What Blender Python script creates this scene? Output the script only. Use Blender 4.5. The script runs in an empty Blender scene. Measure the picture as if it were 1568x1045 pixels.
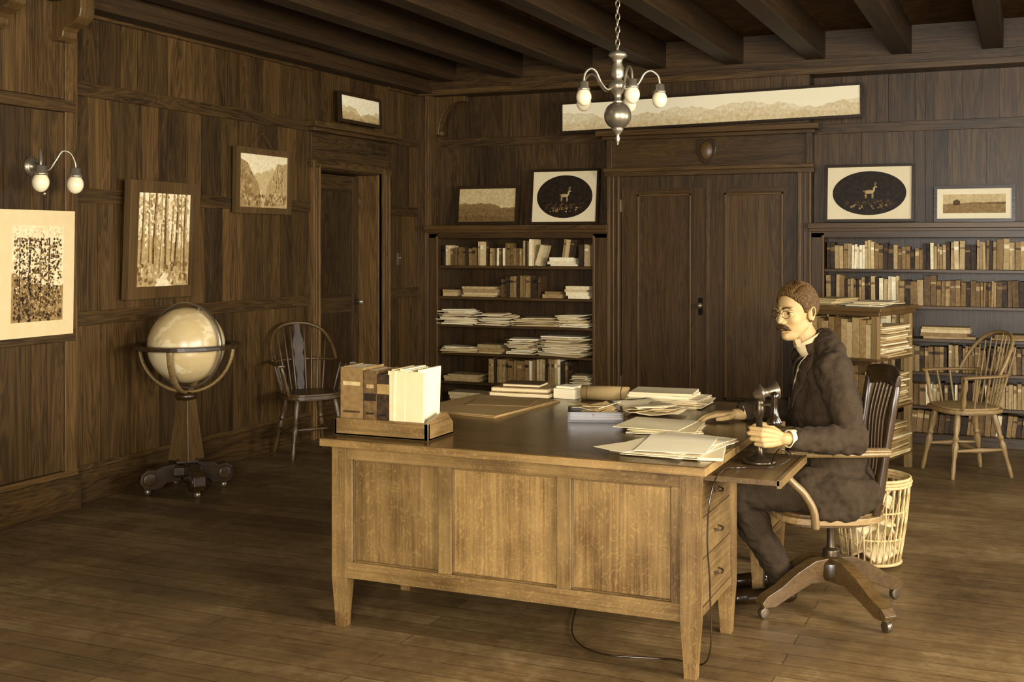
import bpy, math, random
import numpy as np
from mathutils import Vector, Matrix, Euler
random.seed(7)
R=random.uniform
scene=bpy.context.scene
col=scene.collection
# ---------------------------------------------------------------- colour
PTS=[(0,(11,7,3)),(.12,(39,25,9)),(.25,(76,53,24)),(.5,(138,109,64)),(.75,(196,171,121)),(1,(243,231,196))]
def lin(v):
    v/=255.0
    return v/12.92 if v<=.04045 else ((v+.055)/1.055)**2.4
def sep(L,grey=0):
    L=max(0,min(1,L))
    for (a,ca),(b,cb) in zip(PTS,PTS[1:]):
        if L<=b:
            k=(L-a)/(b-a)
            c=[ca[i]+(cb[i]-ca[i])*k for i in range(3)]; m=sum(c)/3
            return tuple(lin(q+(m-q)*grey) for q in c)+(1,)
    return (1,1,1,1)
# ---------------------------------------------------------------- materials
class NT:
    def __init__(s,name):
        s.m=bpy.data.materials.new(name); s.m.use_nodes=True
        s.n=s.m.node_tree.nodes; s.l=s.m.node_tree.links
        s.p=s.n['Principled BSDF']
    def new(s,t,**k):
        x=s.n.new(t)
        for a,b in k.items(): setattr(x,a,b)
        return x
    def link(s,a,b): s.l.new(a,b)
    def math(s,op,a,b=None,c=None):
        x=s.new('ShaderNodeMath',operation=op)
        for i,v in enumerate((a,b,c)):
            if v is None: continue
            if isinstance(v,(int,float)): x.inputs[i].default_value=v
            else: s.link(v,x.inputs[i])
        return x.outputs[0]
    def ramp(s,fac,stops):
        x=s.new('ShaderNodeValToRGB'); e=x.color_ramp.elements
        while len(e)<len(stops): e.new(.5)
        for el,(p,c) in zip(e,stops): el.position=p; el.color=c
        s.link(fac,x.inputs[0]); return x.outputs[0]
    def coords(s,scale=(1,1,1),offs=None):
        tc=s.new('ShaderNodeTexCoord'); mp=s.new('ShaderNodeMapping')
        mp.inputs['Scale'].default_value=scale
        src=tc.outputs['Object']
        if offs is not None:
            va=s.new('ShaderNodeVectorMath',operation='ADD'); s.link(src,va.inputs[0]); s.link(offs,va.inputs[1]); src=va.outputs[0]
        s.link(src,mp.inputs[0]); return mp.outputs[0]
    def noise(s,vec,scale,detail=4,rough=.55,dist=0):
        x=s.new('ShaderNodeTexNoise'); s.link(vec,x.inputs['Vector'])
        x.inputs['Scale'].default_value=scale; x.inputs['Detail'].default_value=detail
        x.inputs['Roughness'].default_value=rough; x.inputs['Distortion'].default_value=dist
        return x.outputs['Fac']
    def bump(s,h,strength,dist=.01):
        b=s.new('ShaderNodeBump'); b.inputs['Strength'].default_value=strength; b.inputs['Distance'].default_value=dist
        s.link(h,b.inputs['Height']); s.link(b.outputs[0],s.p.inputs['Normal'])
    def tone(s):
        a=s.new('ShaderNodeAttribute'); a.attribute_name='tone'; return a.outputs['Fac']
    def mulcol(s,colr,fac):
        x=s.new('ShaderNodeMix',data_type='RGBA',blend_type='MULTIPLY'); x.inputs[0].default_value=1
        s.link(colr,x.inputs[6]); s.link(fac,x.inputs[7]); return x.outputs[2]
_wc={}
def wood(pal,axis):
    key=(pal,axis)
    if key in _wc: return _wc[key]
    L0,L1,rough,gain,spec,flake,ring=PAL[pal]
    t=NT('wood_%s_%s'%(pal,axis))
    tn=t.tone(); off=t.math('MULTIPLY',tn,13.7)
    i='xyz'.index(axis)
    sa=[7.0]*3; sa[i]=.5
    sb=[110.0]*3; sb[i]=2.6
    A=t.noise(t.coords(sa,off),1,3,.6,1.2)
    B=t.noise(t.coords(sb,off),1,4,.6,.1)
    W=t.math('SINE',t.math('MULTIPLY',A,75.0))
    f=t.math('ADD',t.math('MULTIPLY',W,ring),t.math('ADD',t.math('MULTIPLY',A,.5),t.math('MULTIPLY',B,.5)))
    if flake:
        sf=[9.0]*3; sf[i]=4.5
        C=t.noise(t.coords(sf,off),1,2,.5,1.2)
        C=t.math('SINE',t.math('MULTIPLY',C,120.0))
        D=t.noise(t.coords((70,70,70),off),1,2,.5)
        C=t.math('ADD',C,t.math('MULTIPLY',t.math('SUBTRACT',D,.5),4.0))
        f=t.math('ADD',f,t.math('MULTIPLY',t.math('GREATER_THAN',C,.85),.11))
        G=t.noise(t.coords((2.6,2.6,2.6),off),1,3,.6)
        f=t.math('ADD',f,t.math('MULTIPLY',t.math('SUBTRACT',G,.5),.9))
    c=t.ramp(f,[(.28,sep(L0)),(.78,sep(L1))])
    g=t.math('MULTIPLY_ADD',t.math('SUBTRACT',tn,.5),gain,1.0)
    c=t.mulcol(c,g)
    t.link(c,t.p.inputs['Base Color'])
    t.p.inputs['Roughness'].default_value=rough
    t.p.inputs['Specular IOR Level'].default_value=spec
    t.bump(B,.2,.003)
    _wc[key]=t.m; return t.m
PAL={'wall':(.10,.31,.42,1.2,.3,False,.09),'oak':(.23,.50,.36,.5,.45,True,.015),'dark':(.05,.20,.3,.6,.5,False,.03),
     'desktop':(.14,.32,.2,.5,.6,False,.03),'beam':(.07,.22,.55,.6,.3,False,.03),'light':(.36,.62,.4,.5,.4,False,.03),'shelf':(.12,.29,.38,1.0,.3,False,.07),'mid':(.18,.36,.35,.5,.45,False,.03)}
def tonal(name,rough=.6,spec=.3,nz=.25,bump=.15,sc=40,grey=0):
    t=NT(name); tn=t.tone()
    N=t.noise(t.coords(),sc,4)
    v=t.math('ADD',tn,t.math('MULTIPLY',t.math('SUBTRACT',N,.5),nz))
    c=t.ramp(v,[(a,sep(a,grey)) for a,b in PTS])
    t.link(c,t.p.inputs['Base Color']); t.p.inputs['Roughness'].default_value=rough
    t.p.inputs['Specular IOR Level'].default_value=spec
    if bump: t.bump(N,bump,.003)
    return t.m
M_BOOK=tonal('book_cloth',.6,.3,.3); M_PAPER=tonal('paper',.8,.15,.06,.1,15); M_ART=tonal('art_print',.55,.25,.35,0,45)
M_METAL=tonal('polished_metal',.32,.5,.1,0,40,.5); M_METAL.node_tree.nodes['Principled BSDF'].inputs['Metallic'].default_value=.8
M_GLOSS=tonal('black_gloss',.18,.6,.05,0)
M_SKIN=tonal('skin',.55,.25,.08,.12,60)
M_GLASS=tonal('opal_glass',.15,.6,.04,0)
M_CLOTH=tonal('wool_suit',.9,.15,.12,.5,220,.35)
M_HAIR=tonal('hair',.65,.15,.4,.7,110)
M_CEIL=tonal('ceiling_boards',.8,.1,.2,.1,8)
M_WICK=tonal('wicker',.7,.2,.3,.4,60)
def floor_mat():
    t=NT('floor_boards')
    tc=t.new('ShaderNodeTexCoord')
    br=t.new('ShaderNodeTexBrick'); br.offset=.37
    t.link(tc.outputs['Object'],br.inputs['Vector'])
    br.inputs['Scale'].default_value=1; br.inputs['Brick Width'].default_value=2.2; br.inputs['Row Height'].default_value=.12
    br.inputs['Mortar Size'].default_value=.0028; br.inputs['Mortar Smooth'].default_value=.2
    br.inputs['Color1'].default_value=(.34,.34,.34,1); br.inputs['Color2'].default_value=(.66,.66,.66,1); br.inputs['Mortar'].default_value=(.0,.0,.0,1)
    A=t.noise(t.coords((1,1,1)),1.0,6,.65,.3)
    B=t.noise(t.coords((2.5,70,3)),1,5,.65,.1)
    C=t.noise(t.coords((1,1,1)),11,8,.8,.1)
    S=t.noise(t.coords((1.6,14,1)),2.2,3,.7,1.5)
    bw=t.new('ShaderNodeRGBToBW'); t.link(br.outputs['Color'],bw.inputs[0])
    f=t.math('ADD',t.math('MULTIPLY',A,.6),t.math('MULTIPLY',B,.3))
    f=t.math('ADD',f,t.math('MULTIPLY',C,.35)); f=t.math('ADD',f,t.math('MULTIPLY',bw.outputs[0],.3))
    f=t.math('ADD',f,t.math('MULTIPLY',t.math('GREATER_THAN',S,.68),.06))
    c=t.ramp(f,[(.56,sep(.16,.12)),(.78,sep(.35,.12)),(1.0,sep(.55,.12))])
    t.link(c,t.p.inputs['Base Color'])
    t.link(t.math('MULTIPLY_ADD',C,.5,.2),t.p.inputs['Roughness'])
    t.p.inputs['Specular IOR Level'].default_value=.4
    t.bump(br.outputs['Fac'],-.25,.003)
    return t.m
# ---------------------------------------------------------------- mesh builder
class MB:
    def __init__(s): s.v=[];s.f=[];s.mi=[];s.t=[];s.s=[];s.mats=[];s.M=Matrix()
    def add(s,vs,fs,mat,tone=.5,smooth=False):
        if mat not in s.mats: s.mats.append(mat)
        k=s.mats.index(mat); o=len(s.v)
        s.v+= [tuple(s.M@Vector(p)) for p in vs]
        for f in fs:
            s.f.append(tuple(i+o for i in f)); s.mi.append(k); s.t.append(tone); s.s.append(smooth)
    def box(s,c,d,mat,tone=.5,rot=None,taper=1.0):
        x,y,z=[q/2 for q in d]; vs=[]
        for sz in (-1,1):
            k=taper if sz<0 else 1.0
            for sx,sy in ((-1,-1),(1,-1),(1,1),(-1,1)): vs.append(Vector((sx*x*k,sy*y*k,sz*z)))
        if rot is not None:
            m=Euler(rot).to_matrix(); vs=[m@v for v in vs]
        c=Vector(c); vs=[v+c for v in vs]
        s.add(vs,[(0,3,2,1),(4,5,6,7),(0,1,5,4),(1,2,6,5),(2,3,7,6),(3,0,4,7)],mat,tone)
    def bb(s,a,b,mat,tone=.5):
        s.box([(p+q)/2 for p,q in zip(a,b)],[abs(q-p) for p,q in zip(a,b)],mat,tone)
    def tube(s,pts,rad,mat,tone=.5,n=12,closed=False,smooth=True,flat=None):
        pts=[Vector(p) for p in pts]; N=len(pts)
        if isinstance(rad,(int,float)): rad=[rad]*N
        vs=[];fs=[]; up=None
        for i in range(N):
            if closed: tg=pts[(i+1)%N]-pts[i-1]
            else: tg=pts[min(i+1,N-1)]-pts[max(i-1,0)]
            tg.normalize()
            if up is None:
                up=tg.orthogonal().normalized()
                if flat is not None:
                    fl=Vector(flat); up=(fl-tg*fl.dot(tg)).normalized()
            else:
                if flat is not None: fl=Vector(flat); up=(fl-tg*fl.dot(tg)).normalized()
                else: up=(up-tg*up.dot(tg)).normalized()
            bi=tg.cross(up)
            r=rad[i]; ru,rb=(r if isinstance(r,tuple) else (r,r))
            for k in range(n):
                a=2*math.pi*k/n; vs.append(pts[i]+up*(math.cos(a)*ru)+bi*(math.sin(a)*rb))
        for i in range(N if closed else N-1):
            j=(i+1)%N
            for k in range(n):
                k2=(k+1)%n; fs.append((i*n+k,i*n+k2,j*n+k2,j*n+k))
        if not closed:
            fs.append(tuple(range(n-1,-1,-1))); fs.append(tuple((N-1)*n+k for k in range(n)))
        s.add(vs,fs,mat,tone,smooth)
    def lathe(s,prof,c,mat,tone=.5,n=24,axis=(0,0,1),smooth=True):
        q=Vector((0,0,1)).rotation_difference(Vector(axis).normalized()); c=Vector(c); vs=[];fs=[]
        for r,z in prof:
            for k in range(n):
                a=2*math.pi*k/n; vs.append(c+q@Vector((r*math.cos(a),r*math.sin(a),z)))
        for i in range(len(prof)-1):
            for k in range(n):
                k2=(k+1)%n; fs.append((i*n+k,i*n+k2,(i+1)*n+k2,(i+1)*n+k))
        fs.append(tuple(range(n-1,-1,-1))); fs.append(tuple((len(prof)-1)*n+k for k in range(n)))
        s.add(vs,fs,mat,tone,smooth)
    def ball(s,c,r,mat,tone=.5,n=20,m=12,rot=None):
        if isinstance(r,(int,float)): r=(r,r,r)
        c=Vector(c); vs=[];fs=[]
        q=rot if rot is not None else Matrix.Identity(3)
        vs.append(c+q@Vector((0,0,-r[2])))
        for i in range(1,m):
            t=-math.pi/2+math.pi*i/m
            for k in range(n):
                a=2*math.pi*k/n; vs.append(c+q@Vector((r[0]*math.cos(t)*math.cos(a),r[1]*math.cos(t)*math.sin(a),r[2]*math.sin(t))))
        vs.append(c+q@Vector((0,0,r[2]))); L=len(vs)-1
        for k in range(n):
            k2=(k+1)%n
            fs.append((0,1+k2,1+k)); fs.append((L,L-n+k,L-n+k2))
            for i in range(m-2): fs.append((1+i*n+k,1+i*n+k2,1+(i+1)*n+k2,1+(i+1)*n+k))
        s.add(vs,fs,mat,tone,True)
    def prism(s,poly,thick,M,mat,tone=.5):
        n=len(poly); vs=[M@Vector((p[0],p[1],0)) for p in poly]+[M@Vector((p[0],p[1],thick)) for p in poly]
        fs=[tuple(range(n-1,-1,-1)),tuple(range(n,2*n))]+[(i,(i+1)%n,n+(i+1)%n,n+i) for i in range(n)]
        s.add(vs,fs,mat,tone)
    def chain(s,pr,mat,tone=.5,n=16):
        for p,r in pr: s.ball(p,r,mat,tone,n,10)
        for (p,r),(q,t) in zip(pr,pr[1:]):
            s.tube([p,q],[r,t],mat,tone,n)
    def finish(s,name,loc=(0,0,0),rot=(0,0,0),bevel=0,parent=None,seg=2):
        me=bpy.data.meshes.new(name); me.from_pydata(s.v,[],s.f)
        for m in s.mats: me.materials.append(m)
        me.polygons.foreach_set('material_index',s.mi); me.polygons.foreach_set('use_smooth',s.s)
        a=me.attributes.new('tone','FLOAT','FACE'); a.data.foreach_set('value',s.t)
        me.update(); o=bpy.data.objects.new(name,me); col.objects.link(o)
        o.location=loc; o.rotation_euler=rot
        if bevel:
            b=o.modifiers.new('bevel','BEVEL'); b.width=bevel; b.segments=seg; b.limit_method='ANGLE'; b.angle_limit=.7
        if parent: o.parent=parent
        return o
def empty(name,loc=(0,0,0)):
    o=bpy.data.objects.new(name,None); o.empty_display_size=.1; col.objects.link(o); o.location=loc; return o
def spline(P,n=8,closed=False):
    P=[Vector(p) for p in P]; out=[]; N=len(P)
    for i in range(N if closed else N-1):
        g=lambda j:P[j%N] if closed else P[max(0,min(N-1,j))]
        a,b,c,d=g(i-1),g(i),g(i+1),g(i+2)
        for k in range(n):
            t=k/n; out.append(.5*((2*b)+(c-a)*t+(2*a-5*b+4*c-d)*t*t+(3*b-a-3*c+d)*t**3))
    if not closed: out.append(P[-1])
    return out
Wz,Wx,Wy=wood('wall','z'),wood('wall','x'),wood('wall','y')
Sx,Sz,Sy=wood('shelf','x'),wood('shelf','z'),wood('shelf','y')
XL=-5.12; YB=9.78; YP=9.54; CEIL=3.22; XR=2.6; YR=-1.6
# ================================================================= SHELL
mb=MB(); mb.bb((XL-.5,YR-.2,-.1),(XR+.2,YB+.2,0),floor_mat()); mb.finish('floor')
mb=MB(); mb.bb((XL-.5,YR-.2,CEIL),(XR+.2,YB+.2,CEIL+.1),M_CEIL,.25); mb.finish('ceiling')
mb=MB(); By=wood('beam','y')
for i in range(11):
    x=-4.79+i*.652
    if x>XR-.1: break
    mb.bb((x-.075,YR,3.0),(x+.075,YB-.02,CEIL),By,R(.3,.8))
mb.bb((XL,YR,2.9),(XL+.14,YP,CEIL),By,.5)
mb.bb((XL+.14,YR,2.9),(XL+.17,YP,2.95),By,.7)
mb.finish('ceiling_beams',bevel=.008)
def tiers_left(mb,y0,y1,x,zs,wmin=.13,wmax=.27):
    for z0,z1 in zs:
        y=y0
        while y<y1-.01:
            w=min(R(wmin,wmax),y1-y)
            if y1-(y+w)<.08: w=y1-y
            mb.bb((x-.03,y+.0018,z0),(x+R(.0,.004),y+w-.0018,z1),Wz,R(.15,.85)); y+=w
mb=MB()
mb.bb((XL-.45,YR,0),(XL-.35,YB,CEIL),Wz,.3)
mb.bb((XL-.35,YR,0),(XL-.02,7.86,CEIL),Wz,.2)
mb.bb((XL-.35,8.86,0),(XL-.02,YB,CEIL),Wz,.2)
mb.bb((XL-.35,7.86,2.13),(XL-.02,8.86,CEIL),Wz,.2)
T=[(.2,1.05),(1.13,1.78),(1.86,2.41),(2.49,2.92)]
tiers_left(mb,5.22,7.78,XL,T)
tiers_left(mb,8.96,YP,XL,T)
tiers_left(mb,7.78,8.96,XL,[(2.49,2.92)])
mb.bb((XL-.02,YR,0),(XL+.07,5.2,CEIL),Wz,.25)
tiers_left(mb,3.6,5.2,XL+.09,[(.24,.98),(1.04,2.28),(2.36,2.92)],.2,.34)
tiers_left(mb,YR,3.6,XL+.09,[(.24,.98),(1.04,2.28),(2.36,2.92)],.25,.4)
mb.finish('wall_left')
mb=MB()
for z in (1.09,1.82,2.45):
    mb.bb((XL-.02,5.2,z-.042),(XL+.016,7.78,z+.042),Wy,.35); mb.bb((XL-.02,8.96,z-.042),(XL+.016,YP,z+.042),Wy,.35)
    mb.bb((XL,5.2,z+.034),(XL+.024,7.78,z+.042),Wy,.6)
for y0,y1 in ((5.2,7.78),(8.96,YP)):
    mb.bb((XL-.02,y0,2.88),(XL+.03,y1,2.96),Wy,.5)
x=XL+.09
for z in (1.01,2.32): mb.bb((x-.02,YR,z-.035),(x+.018,5.2,z+.035),Wy,.4)
mb.bb((x-.03,5.12,.2),(x+.016,5.215,2.95),Wz,.75)
for y in (4.55,3.7,2.8,1.9,1.0): mb.bb((x-.03,y,.2),(x+.014,y+.07,2.95),Wz,.5)
mb.finish('trim_1',bevel=.004)
mb=MB()
mb.bb((XL-.02,5.2,0),(XL+.02,7.78,.19),Wy,.35); mb.bb((XL-.02,5.2,.19),(XL+.01,7.78,.22),Wy,.7); mb.bb((XL-.02,8.96,0),(XL+.02,YP,.2),Wy,.35)
mb.bb((x-.03,YR,0),(x+.03,5.23,.2),Wy,.35); mb.bb((x-.03,YR,.2),(x+.018,5.22,.235),Wy,.75)
mb.finish('baseboard_left',bevel=.004)
# door 2 (left wall)
mb=MB()
xd=XL-.2
mb.bb((xd-.04,7.88,.01),(xd-.012,8.84,2.11),Wz,.1)
for a,b in ((7.88,7.98),(8.74,8.84)): mb.bb((xd-.04,a,.01),(xd,b,2.11),Wz,.3)
for a,b in ((.01,.22),(.95,1.08),(1.99,2.11)): mb.bb((xd-.04,7.98,a),(xd,8.74,b),Wy,.3)
mb.bb((xd-.04,8.0,1.1),(xd-.006,8.72,1.97),Wz,.15)
mb.ball((xd+.06,8.78,1.03),.026,M_METAL,.7); mb.tube([(xd,8.78,1.03),(xd+.05,8.78,1.03)],.01,M_METAL,.5)
mb.bb((xd,8.755,.93),(xd+.004,8.805,1.1),M_METAL,.3)
mb.finish('door_2',bevel=.004)
mb=MB()
mb.bb((XL-.24,7.85,0),(XL,7.875,2.13),Wz,.4); mb.bb((XL-.24,8.845,0),(XL,8.87,2.13),Wz,1.2); mb.bb((XL-.24,7.87,2.12),(XL,8.85,2.14),Wy,.4)  # far jamb toned lighter than the near one, its lit look painted in
for a,b in ((7.76,7.87),(8.85,8.98)):
    mb.bb((XL-.02,a,0),(XL+.03,b,2.16),Wz,.8)
    mb.bb((XL,a,0),(XL+.05,a+.022,2.18),Wz,1.2); mb.bb((XL,b-.022,0),(XL+.045,b,2.16),Wz,1.2)  # casing edges toned lighter to paint in lit edges
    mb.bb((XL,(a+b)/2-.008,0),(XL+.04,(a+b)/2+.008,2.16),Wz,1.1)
mb.bb((XL-.02,7.74,2.13),(XL+.045,9.0,2.19),Wy,.6)
mb.bb((XL-.02,7.76,2.19),(XL+.025,8.98,2.41),Wy,.35)
mb.bb((XL-.02,7.72,2.41),(XL+.08,9.02,2.44),Wy,.5); mb.bb((XL-.02,7.68,2.44),(XL+.12,9.06,2.485),Wy,.65)
mb.finish('trim_2',bevel=.004)
mb=MB(); mb.bb((XL,9.17,1.34),(XL+.008,9.23,1.45),M_METAL,.45); mb.tube([(XL+.006,9.2,1.4),(XL+.02,9.2,1.41)],.006,M_METAL,.8); mb.finish('light_switch',bevel=.003)
def corbel(mb,y,w=.11):
    x0=XL+.09
    pr=[(0,0),(.05,.0),(.075,.02),(.08,.05),(.1,.07),(.16,.09),(.2,.12),(.21,.17),(.21,.24),(0,.24)]
    M=Matrix(((1,0,0,x0),(0,0,-1,y+w/2),(0,1,0,2.68),(0,0,0,1)))
    mb.prism(pr,w,M,wood('mid','z'),.4)
    mb.bb((x0,y-w/2-.015,2.92),(x0+.24,y+w/2+.015,2.95),wood('mid','x'),.4)
mb=MB(); corbel(mb,4.60); corbel(mb,5.09); mb.finish('wall_corbels',bevel=.006)
# back wall
mb=MB()
mb.bb((XL-.3,YB,0),(XR+.2,YB+.1,CEIL),Wz,.2)
mb.bb((XL,YP,0),(-5.0,YB,CEIL),Wz,.6)
mb.bb((-3.25,YP+.02,2.0),(-1.58,YB,CEIL),Wz,.3)
mb.bb((-3.25,YP+.02,0),(-3.16,YB,2.1),Wz,.5); mb.bb((-1.66,YP+.02,0),(-1.58,YB,2.1),Wz,.6)
mb.bb((XL,YP,2.97),(XR,YB,CEIL),Wx,.35)
def tiers_back(mb,x0,x1,y,zs,wmin=.2,wmax=.42):
    for z0,z1 in zs:
        q=x0
        while q<x1-.01:
            w=min(R(wmin,wmax),x1-q)
            if x1-(q+w)<.1: w=x1-q
            mb.bb((q+.0015,y-R(.0,.003),z0),(q+w-.0015,y+.03,z1),Wz,R(.2,.75)); q+=w
tiers_back(mb,-5.0,-3.25,YB-.02,[(0,2.42),(2.5,2.97)]); tiers_back(mb,-1.58,XR,YB-.02,[(0,2.42),(2.5,2.97)])
tiers_back(mb,-3.25,-1.58,YP,[(2.5,2.92)],.4,.6)
mb.finish('wall_back')
mb=MB()
mb.bb((XL,YP-.03,2.88),(XR,YP+.02,2.93),Wx,.8); mb.bb((XL,YP-.015,2.93),(XR,YP+.02,3.0),Wx,.4)
mb.bb((XL,YP+.02,2.88),(XR,YB,2.97),Wx,.3)
mb.bb((-5.0,YB-.035,2.42),(-3.25,YB,2.5),Wx,.5); mb.bb((-1.58,YB-.035,2.42),(XR,YB,2.5),Wx,.5)
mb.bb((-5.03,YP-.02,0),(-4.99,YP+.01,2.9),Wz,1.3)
mb.bb((-5.0,YP+.01,0),(-4.98,YB,2.9),Wz,.8)
for q in (-.72,.55,1.6): mb.bb((q,YB-.03,1.69),(q+.06,YB,2.95),Wz,.4)
mb.finish('trim_3',bevel=.003)
pr=[(0,0),(.035,0)]+[(.035+.21*(1-math.cos(a)),.30*math.sin(a)) for a in [i*math.pi/2/8 for i in range(1,9)]]+[(.30,.30),(.30,.35),(0,.35)]
mb=MB(); M=Matrix(((1,0,0,-4.98),(0,0,-1,YB-.06),(0,1,0,2.53),(0,0,0,1))); mb.prism(pr,.09,M,Sz,.9)
mb.ball((-4.94,YB-.1,2.55),(.035,.04,.035),Sz,.9); mb.finish('wall_bracket',bevel=.005)
# door 1 (double)
mb=MB()
for a,b,pa,pb,tt in ((-3.16,-2.415,-3.02,-2.55,.5),(-2.41,-1.66,-2.27,-1.79,.9)):
    y=YP+.045
    mb.bb((a,y,.01),(b,y+.03,2.09),Sz,tt)
    mb.bb((a,y-.018,.01),(pa,y,2.09),Sz,.45); mb.bb((pb,y-.018,.01),(b,y,2.09),Sz,.45)
    mb.bb((pa,y-.018,1.95),(pb,y,2.09),Sx,.45); mb.bb((pa,y-.018,.01),(pb,y,.25),Sx,.5)
    for q in (pa,pb-.018): mb.bb((q,y-.03,.25),(q+.018,y,1.95),Sz,1.2)  # panel mouldings toned lighter: painted edge highlights
    for q in (.25,1.932): mb.bb((pa,y-.03,q),(pb,y,q+.018),Sx,1.2)  # same painted highlight on the top and bottom mouldings
mb.bb((-2.425,YP+.014,.01),(-2.395,YP+.04,2.09),Sz,.9)
mb.ball((-2.47,YP-.02,1.02),.027,M_METAL,.6); mb.tube([(-2.47,YP+.04,1.02),(-2.47,YP-.01,1.02)],.01,M_METAL,.5); mb.bb((-2.49,YP+.022,.94),(-2.45,YP+.03,1.08),M_METAL,.12)
for z in (.3,1.8): mb.bb((-3.175,YP+.0,z),(-3.155,YP+.03,z+.11),M_METAL,.4); mb.bb((-1.675,YP+.0,z),(-1.655,YP+.03,z+.11),M_METAL,.5)
mb.finish('door_1',bevel=.003)
mb=MB()
for a,b in ((-3.27,-3.16),(-1.665,-1.56)):
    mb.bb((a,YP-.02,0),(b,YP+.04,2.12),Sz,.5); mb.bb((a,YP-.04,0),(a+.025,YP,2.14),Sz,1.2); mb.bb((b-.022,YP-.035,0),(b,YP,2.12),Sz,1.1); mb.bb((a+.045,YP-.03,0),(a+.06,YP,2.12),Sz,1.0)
mb.bb((-3.29,YP-.05,2.1),(-1.54,YP+.03,2.14),Sx,.6); mb.bb((-3.29,YP-.07,2.14),(-1.54,YP+.03,2.17),Sx,1.1)
mb.bb((-3.26,YP-.01,2.17),(-1.57,YP+.03,2.42),Sx,.5)
for q in (-3.27,-1.6): mb.bb((q,YP-.05,2.17),(q+.05,YP+.02,2.42),Sz,.6)
mb.bb((-3.3,YP-.08,2.41),(-1.53,YP+.03,2.44),Sx,.6); mb.bb((-3.34,YP-.14,2.44),(-1.49,YP+.03,2.485),Sx,.9)
mb.finish('trim_4',bevel=.004)
mb=MB(); pr=[(0,-.115),(.04,-.085),(.075,-.03),(.085,.03),(.08,.085),(.04,.1),(0,.088),(-.04,.1),(-.08,.085),(-.085,.03),(-.075,-.03),(-.04,-.085)]
M=Matrix(((1,0,0,0),(0,0,-1,0),(0,1,0,0),(0,0,0,1))); mb.prism(pr,.02,M,wood('dark','z'),.9)
mb.ball((0,-.02,0),(.055,.022,.075),wood('mid','z'),.6); mb.finish('wall_shield',loc=(-2.41,YP-.015,2.3),bevel=.004)
mb=MB(); mb.bb((-1.5,YB-.06,0),(XR,YB,.2),Wx,.4); mb.bb((-5.0,YB-.06,0),(-3.25,YB,.2),Wx,.4); mb.finish('baseboard_back')
# ---- other walls with windows
def wall_open(mb,fixed,axis,a0,a1,thick,opens,mat):
    cur=a0
    def B(p,q,z0,z1):
        if axis=='x': mb.bb((fixed,p,z0),(fixed+thick,q,z1),mat,R(.3,.6))
        else: mb.bb((p,fixed-thick,z0),(q,fixed,z1),mat,R(.3,.6))
    for o0,o1,z0,z1 in opens:
        B(cur,o0,0,CEIL); B(o0,o1,0,z0); B(o0,o1,z1,CEIL); cur=o1
    B(cur,a1,0,CEIL)
opR=[(0.2,1.8,.9,2.5),(3.0,4.6,.9,2.5),(6.3,7.6,.9,2.5)]
opB=[(-.7,1.3,.8,2.5)]
mb=MB(); wall_open(mb,XR,'x',YR,YB,.12,opR,Wz); mb.finish('wall_right')
mb=MB(); wall_open(mb,YR,'y',XL-.3,XR+.1,.12,opB,Wz); mb.finish('wall_rear')
wi=1
def window(fixed,axis,o0,o1,z0,z1):
    global wi
    mb=MB(); Lw=wood('mid','z')
    def B(p,q,a,b,t=.06):
        if axis=='x': mb.bb((fixed+.03,p,a),(fixed+.03+t,q,b),Lw,.6)
        else: mb.bb((p,fixed-.03-t,a),(q,fixed-.03,b),Lw,.6)
    B(o0,o0+.05,z0,z1);B(o1-.05,o1,z0,z1);B(o0,o1,z0,z0+.05);B(o0,o1,z1-.05,z1)
    m=(z0+z1)/2; B(o0,o1,m-.02,m+.02)
    k=(o0+o1)/2; B(k-.015,k+.015,z0,z1,.04)
    mb.finish('window_%d'%wi,bevel=.003); wi+=1
LC=(1,.955,.87)
def area(name,loc,rot,sx,sy,E,spread=180):
    l=bpy.data.lights.new(name,'AREA'); l.shape='RECTANGLE'; l.size=sx; l.size_y=sy; l.energy=E; l.color=LC; l.spread=math.radians(spread)
    o=bpy.data.objects.new(name,l); col.objects.link(o); o.location=loc; o.rotation_euler=rot; return o
for i,o in enumerate(opR):
    window(XR,'x',*o); area('daylight_right',(XR+.25,(o[0]+o[1])/2,(o[2]+o[3])/2+.1),(0,math.radians(90-10),0),1.7,o[1]-o[0],[400,380,120][i],150)
for i,o in enumerate(opB):
    window(YR,'y',*o); area('daylight_rear',((o[0]+o[1])/2,YR-.25,(o[2]+o[3])/2+.1),(math.radians(90-14),0,0),o[1]-o[0],1.7,[600][i],150)
w=bpy.data.worlds.new('World'); scene.world=w; w.use_nodes=True; w.node_tree.nodes['Background'].inputs[0].default_value=(1,.95,.85,1); w.node_tree.nodes['Background'].inputs[1].default_value=.5
# ================================================================= SHELVES
SZ=[.08,.29,.55,.805,1.055,1.335]
def shelf_unit(name,x0,x1,sl,sr):
    mb=MB(); yf=YP-.03
    mb.bb((x0,yf,0),(x0+sl,YB-.03,1.62),Sz,.5); mb.bb((x1-sr,yf,0),(x1,YB-.03,1.62),Sz,.6)
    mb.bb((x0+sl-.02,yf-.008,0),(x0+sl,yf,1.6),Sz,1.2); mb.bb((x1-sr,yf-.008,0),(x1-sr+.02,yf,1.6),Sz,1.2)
    mb.bb((x0,YB-.035,0),(x1,YB-.025,1.62),Sz,.1)
    for z in SZ: mb.bb((x0+sl,yf+.01,z-.025),(x1-sr,YB-.03,z),Sx,.6)
    mb.bb((x0,yf-.01,0),(x1,yf+.02,.08),Sx,.4)
    mb.bb((x0,yf,1.58),(x1,YB-.03,1.64),Sx,.4); mb.bb((x0-.015,yf-.03,1.63),(x1+.01,YB-.03,1.655),Sx,.6); mb.bb((x0-.02,yf-.055,1.655),(x1+.015,YB-.02,1.695),Sx,.9)
    return mb.finish(name,bevel=.003)
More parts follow.
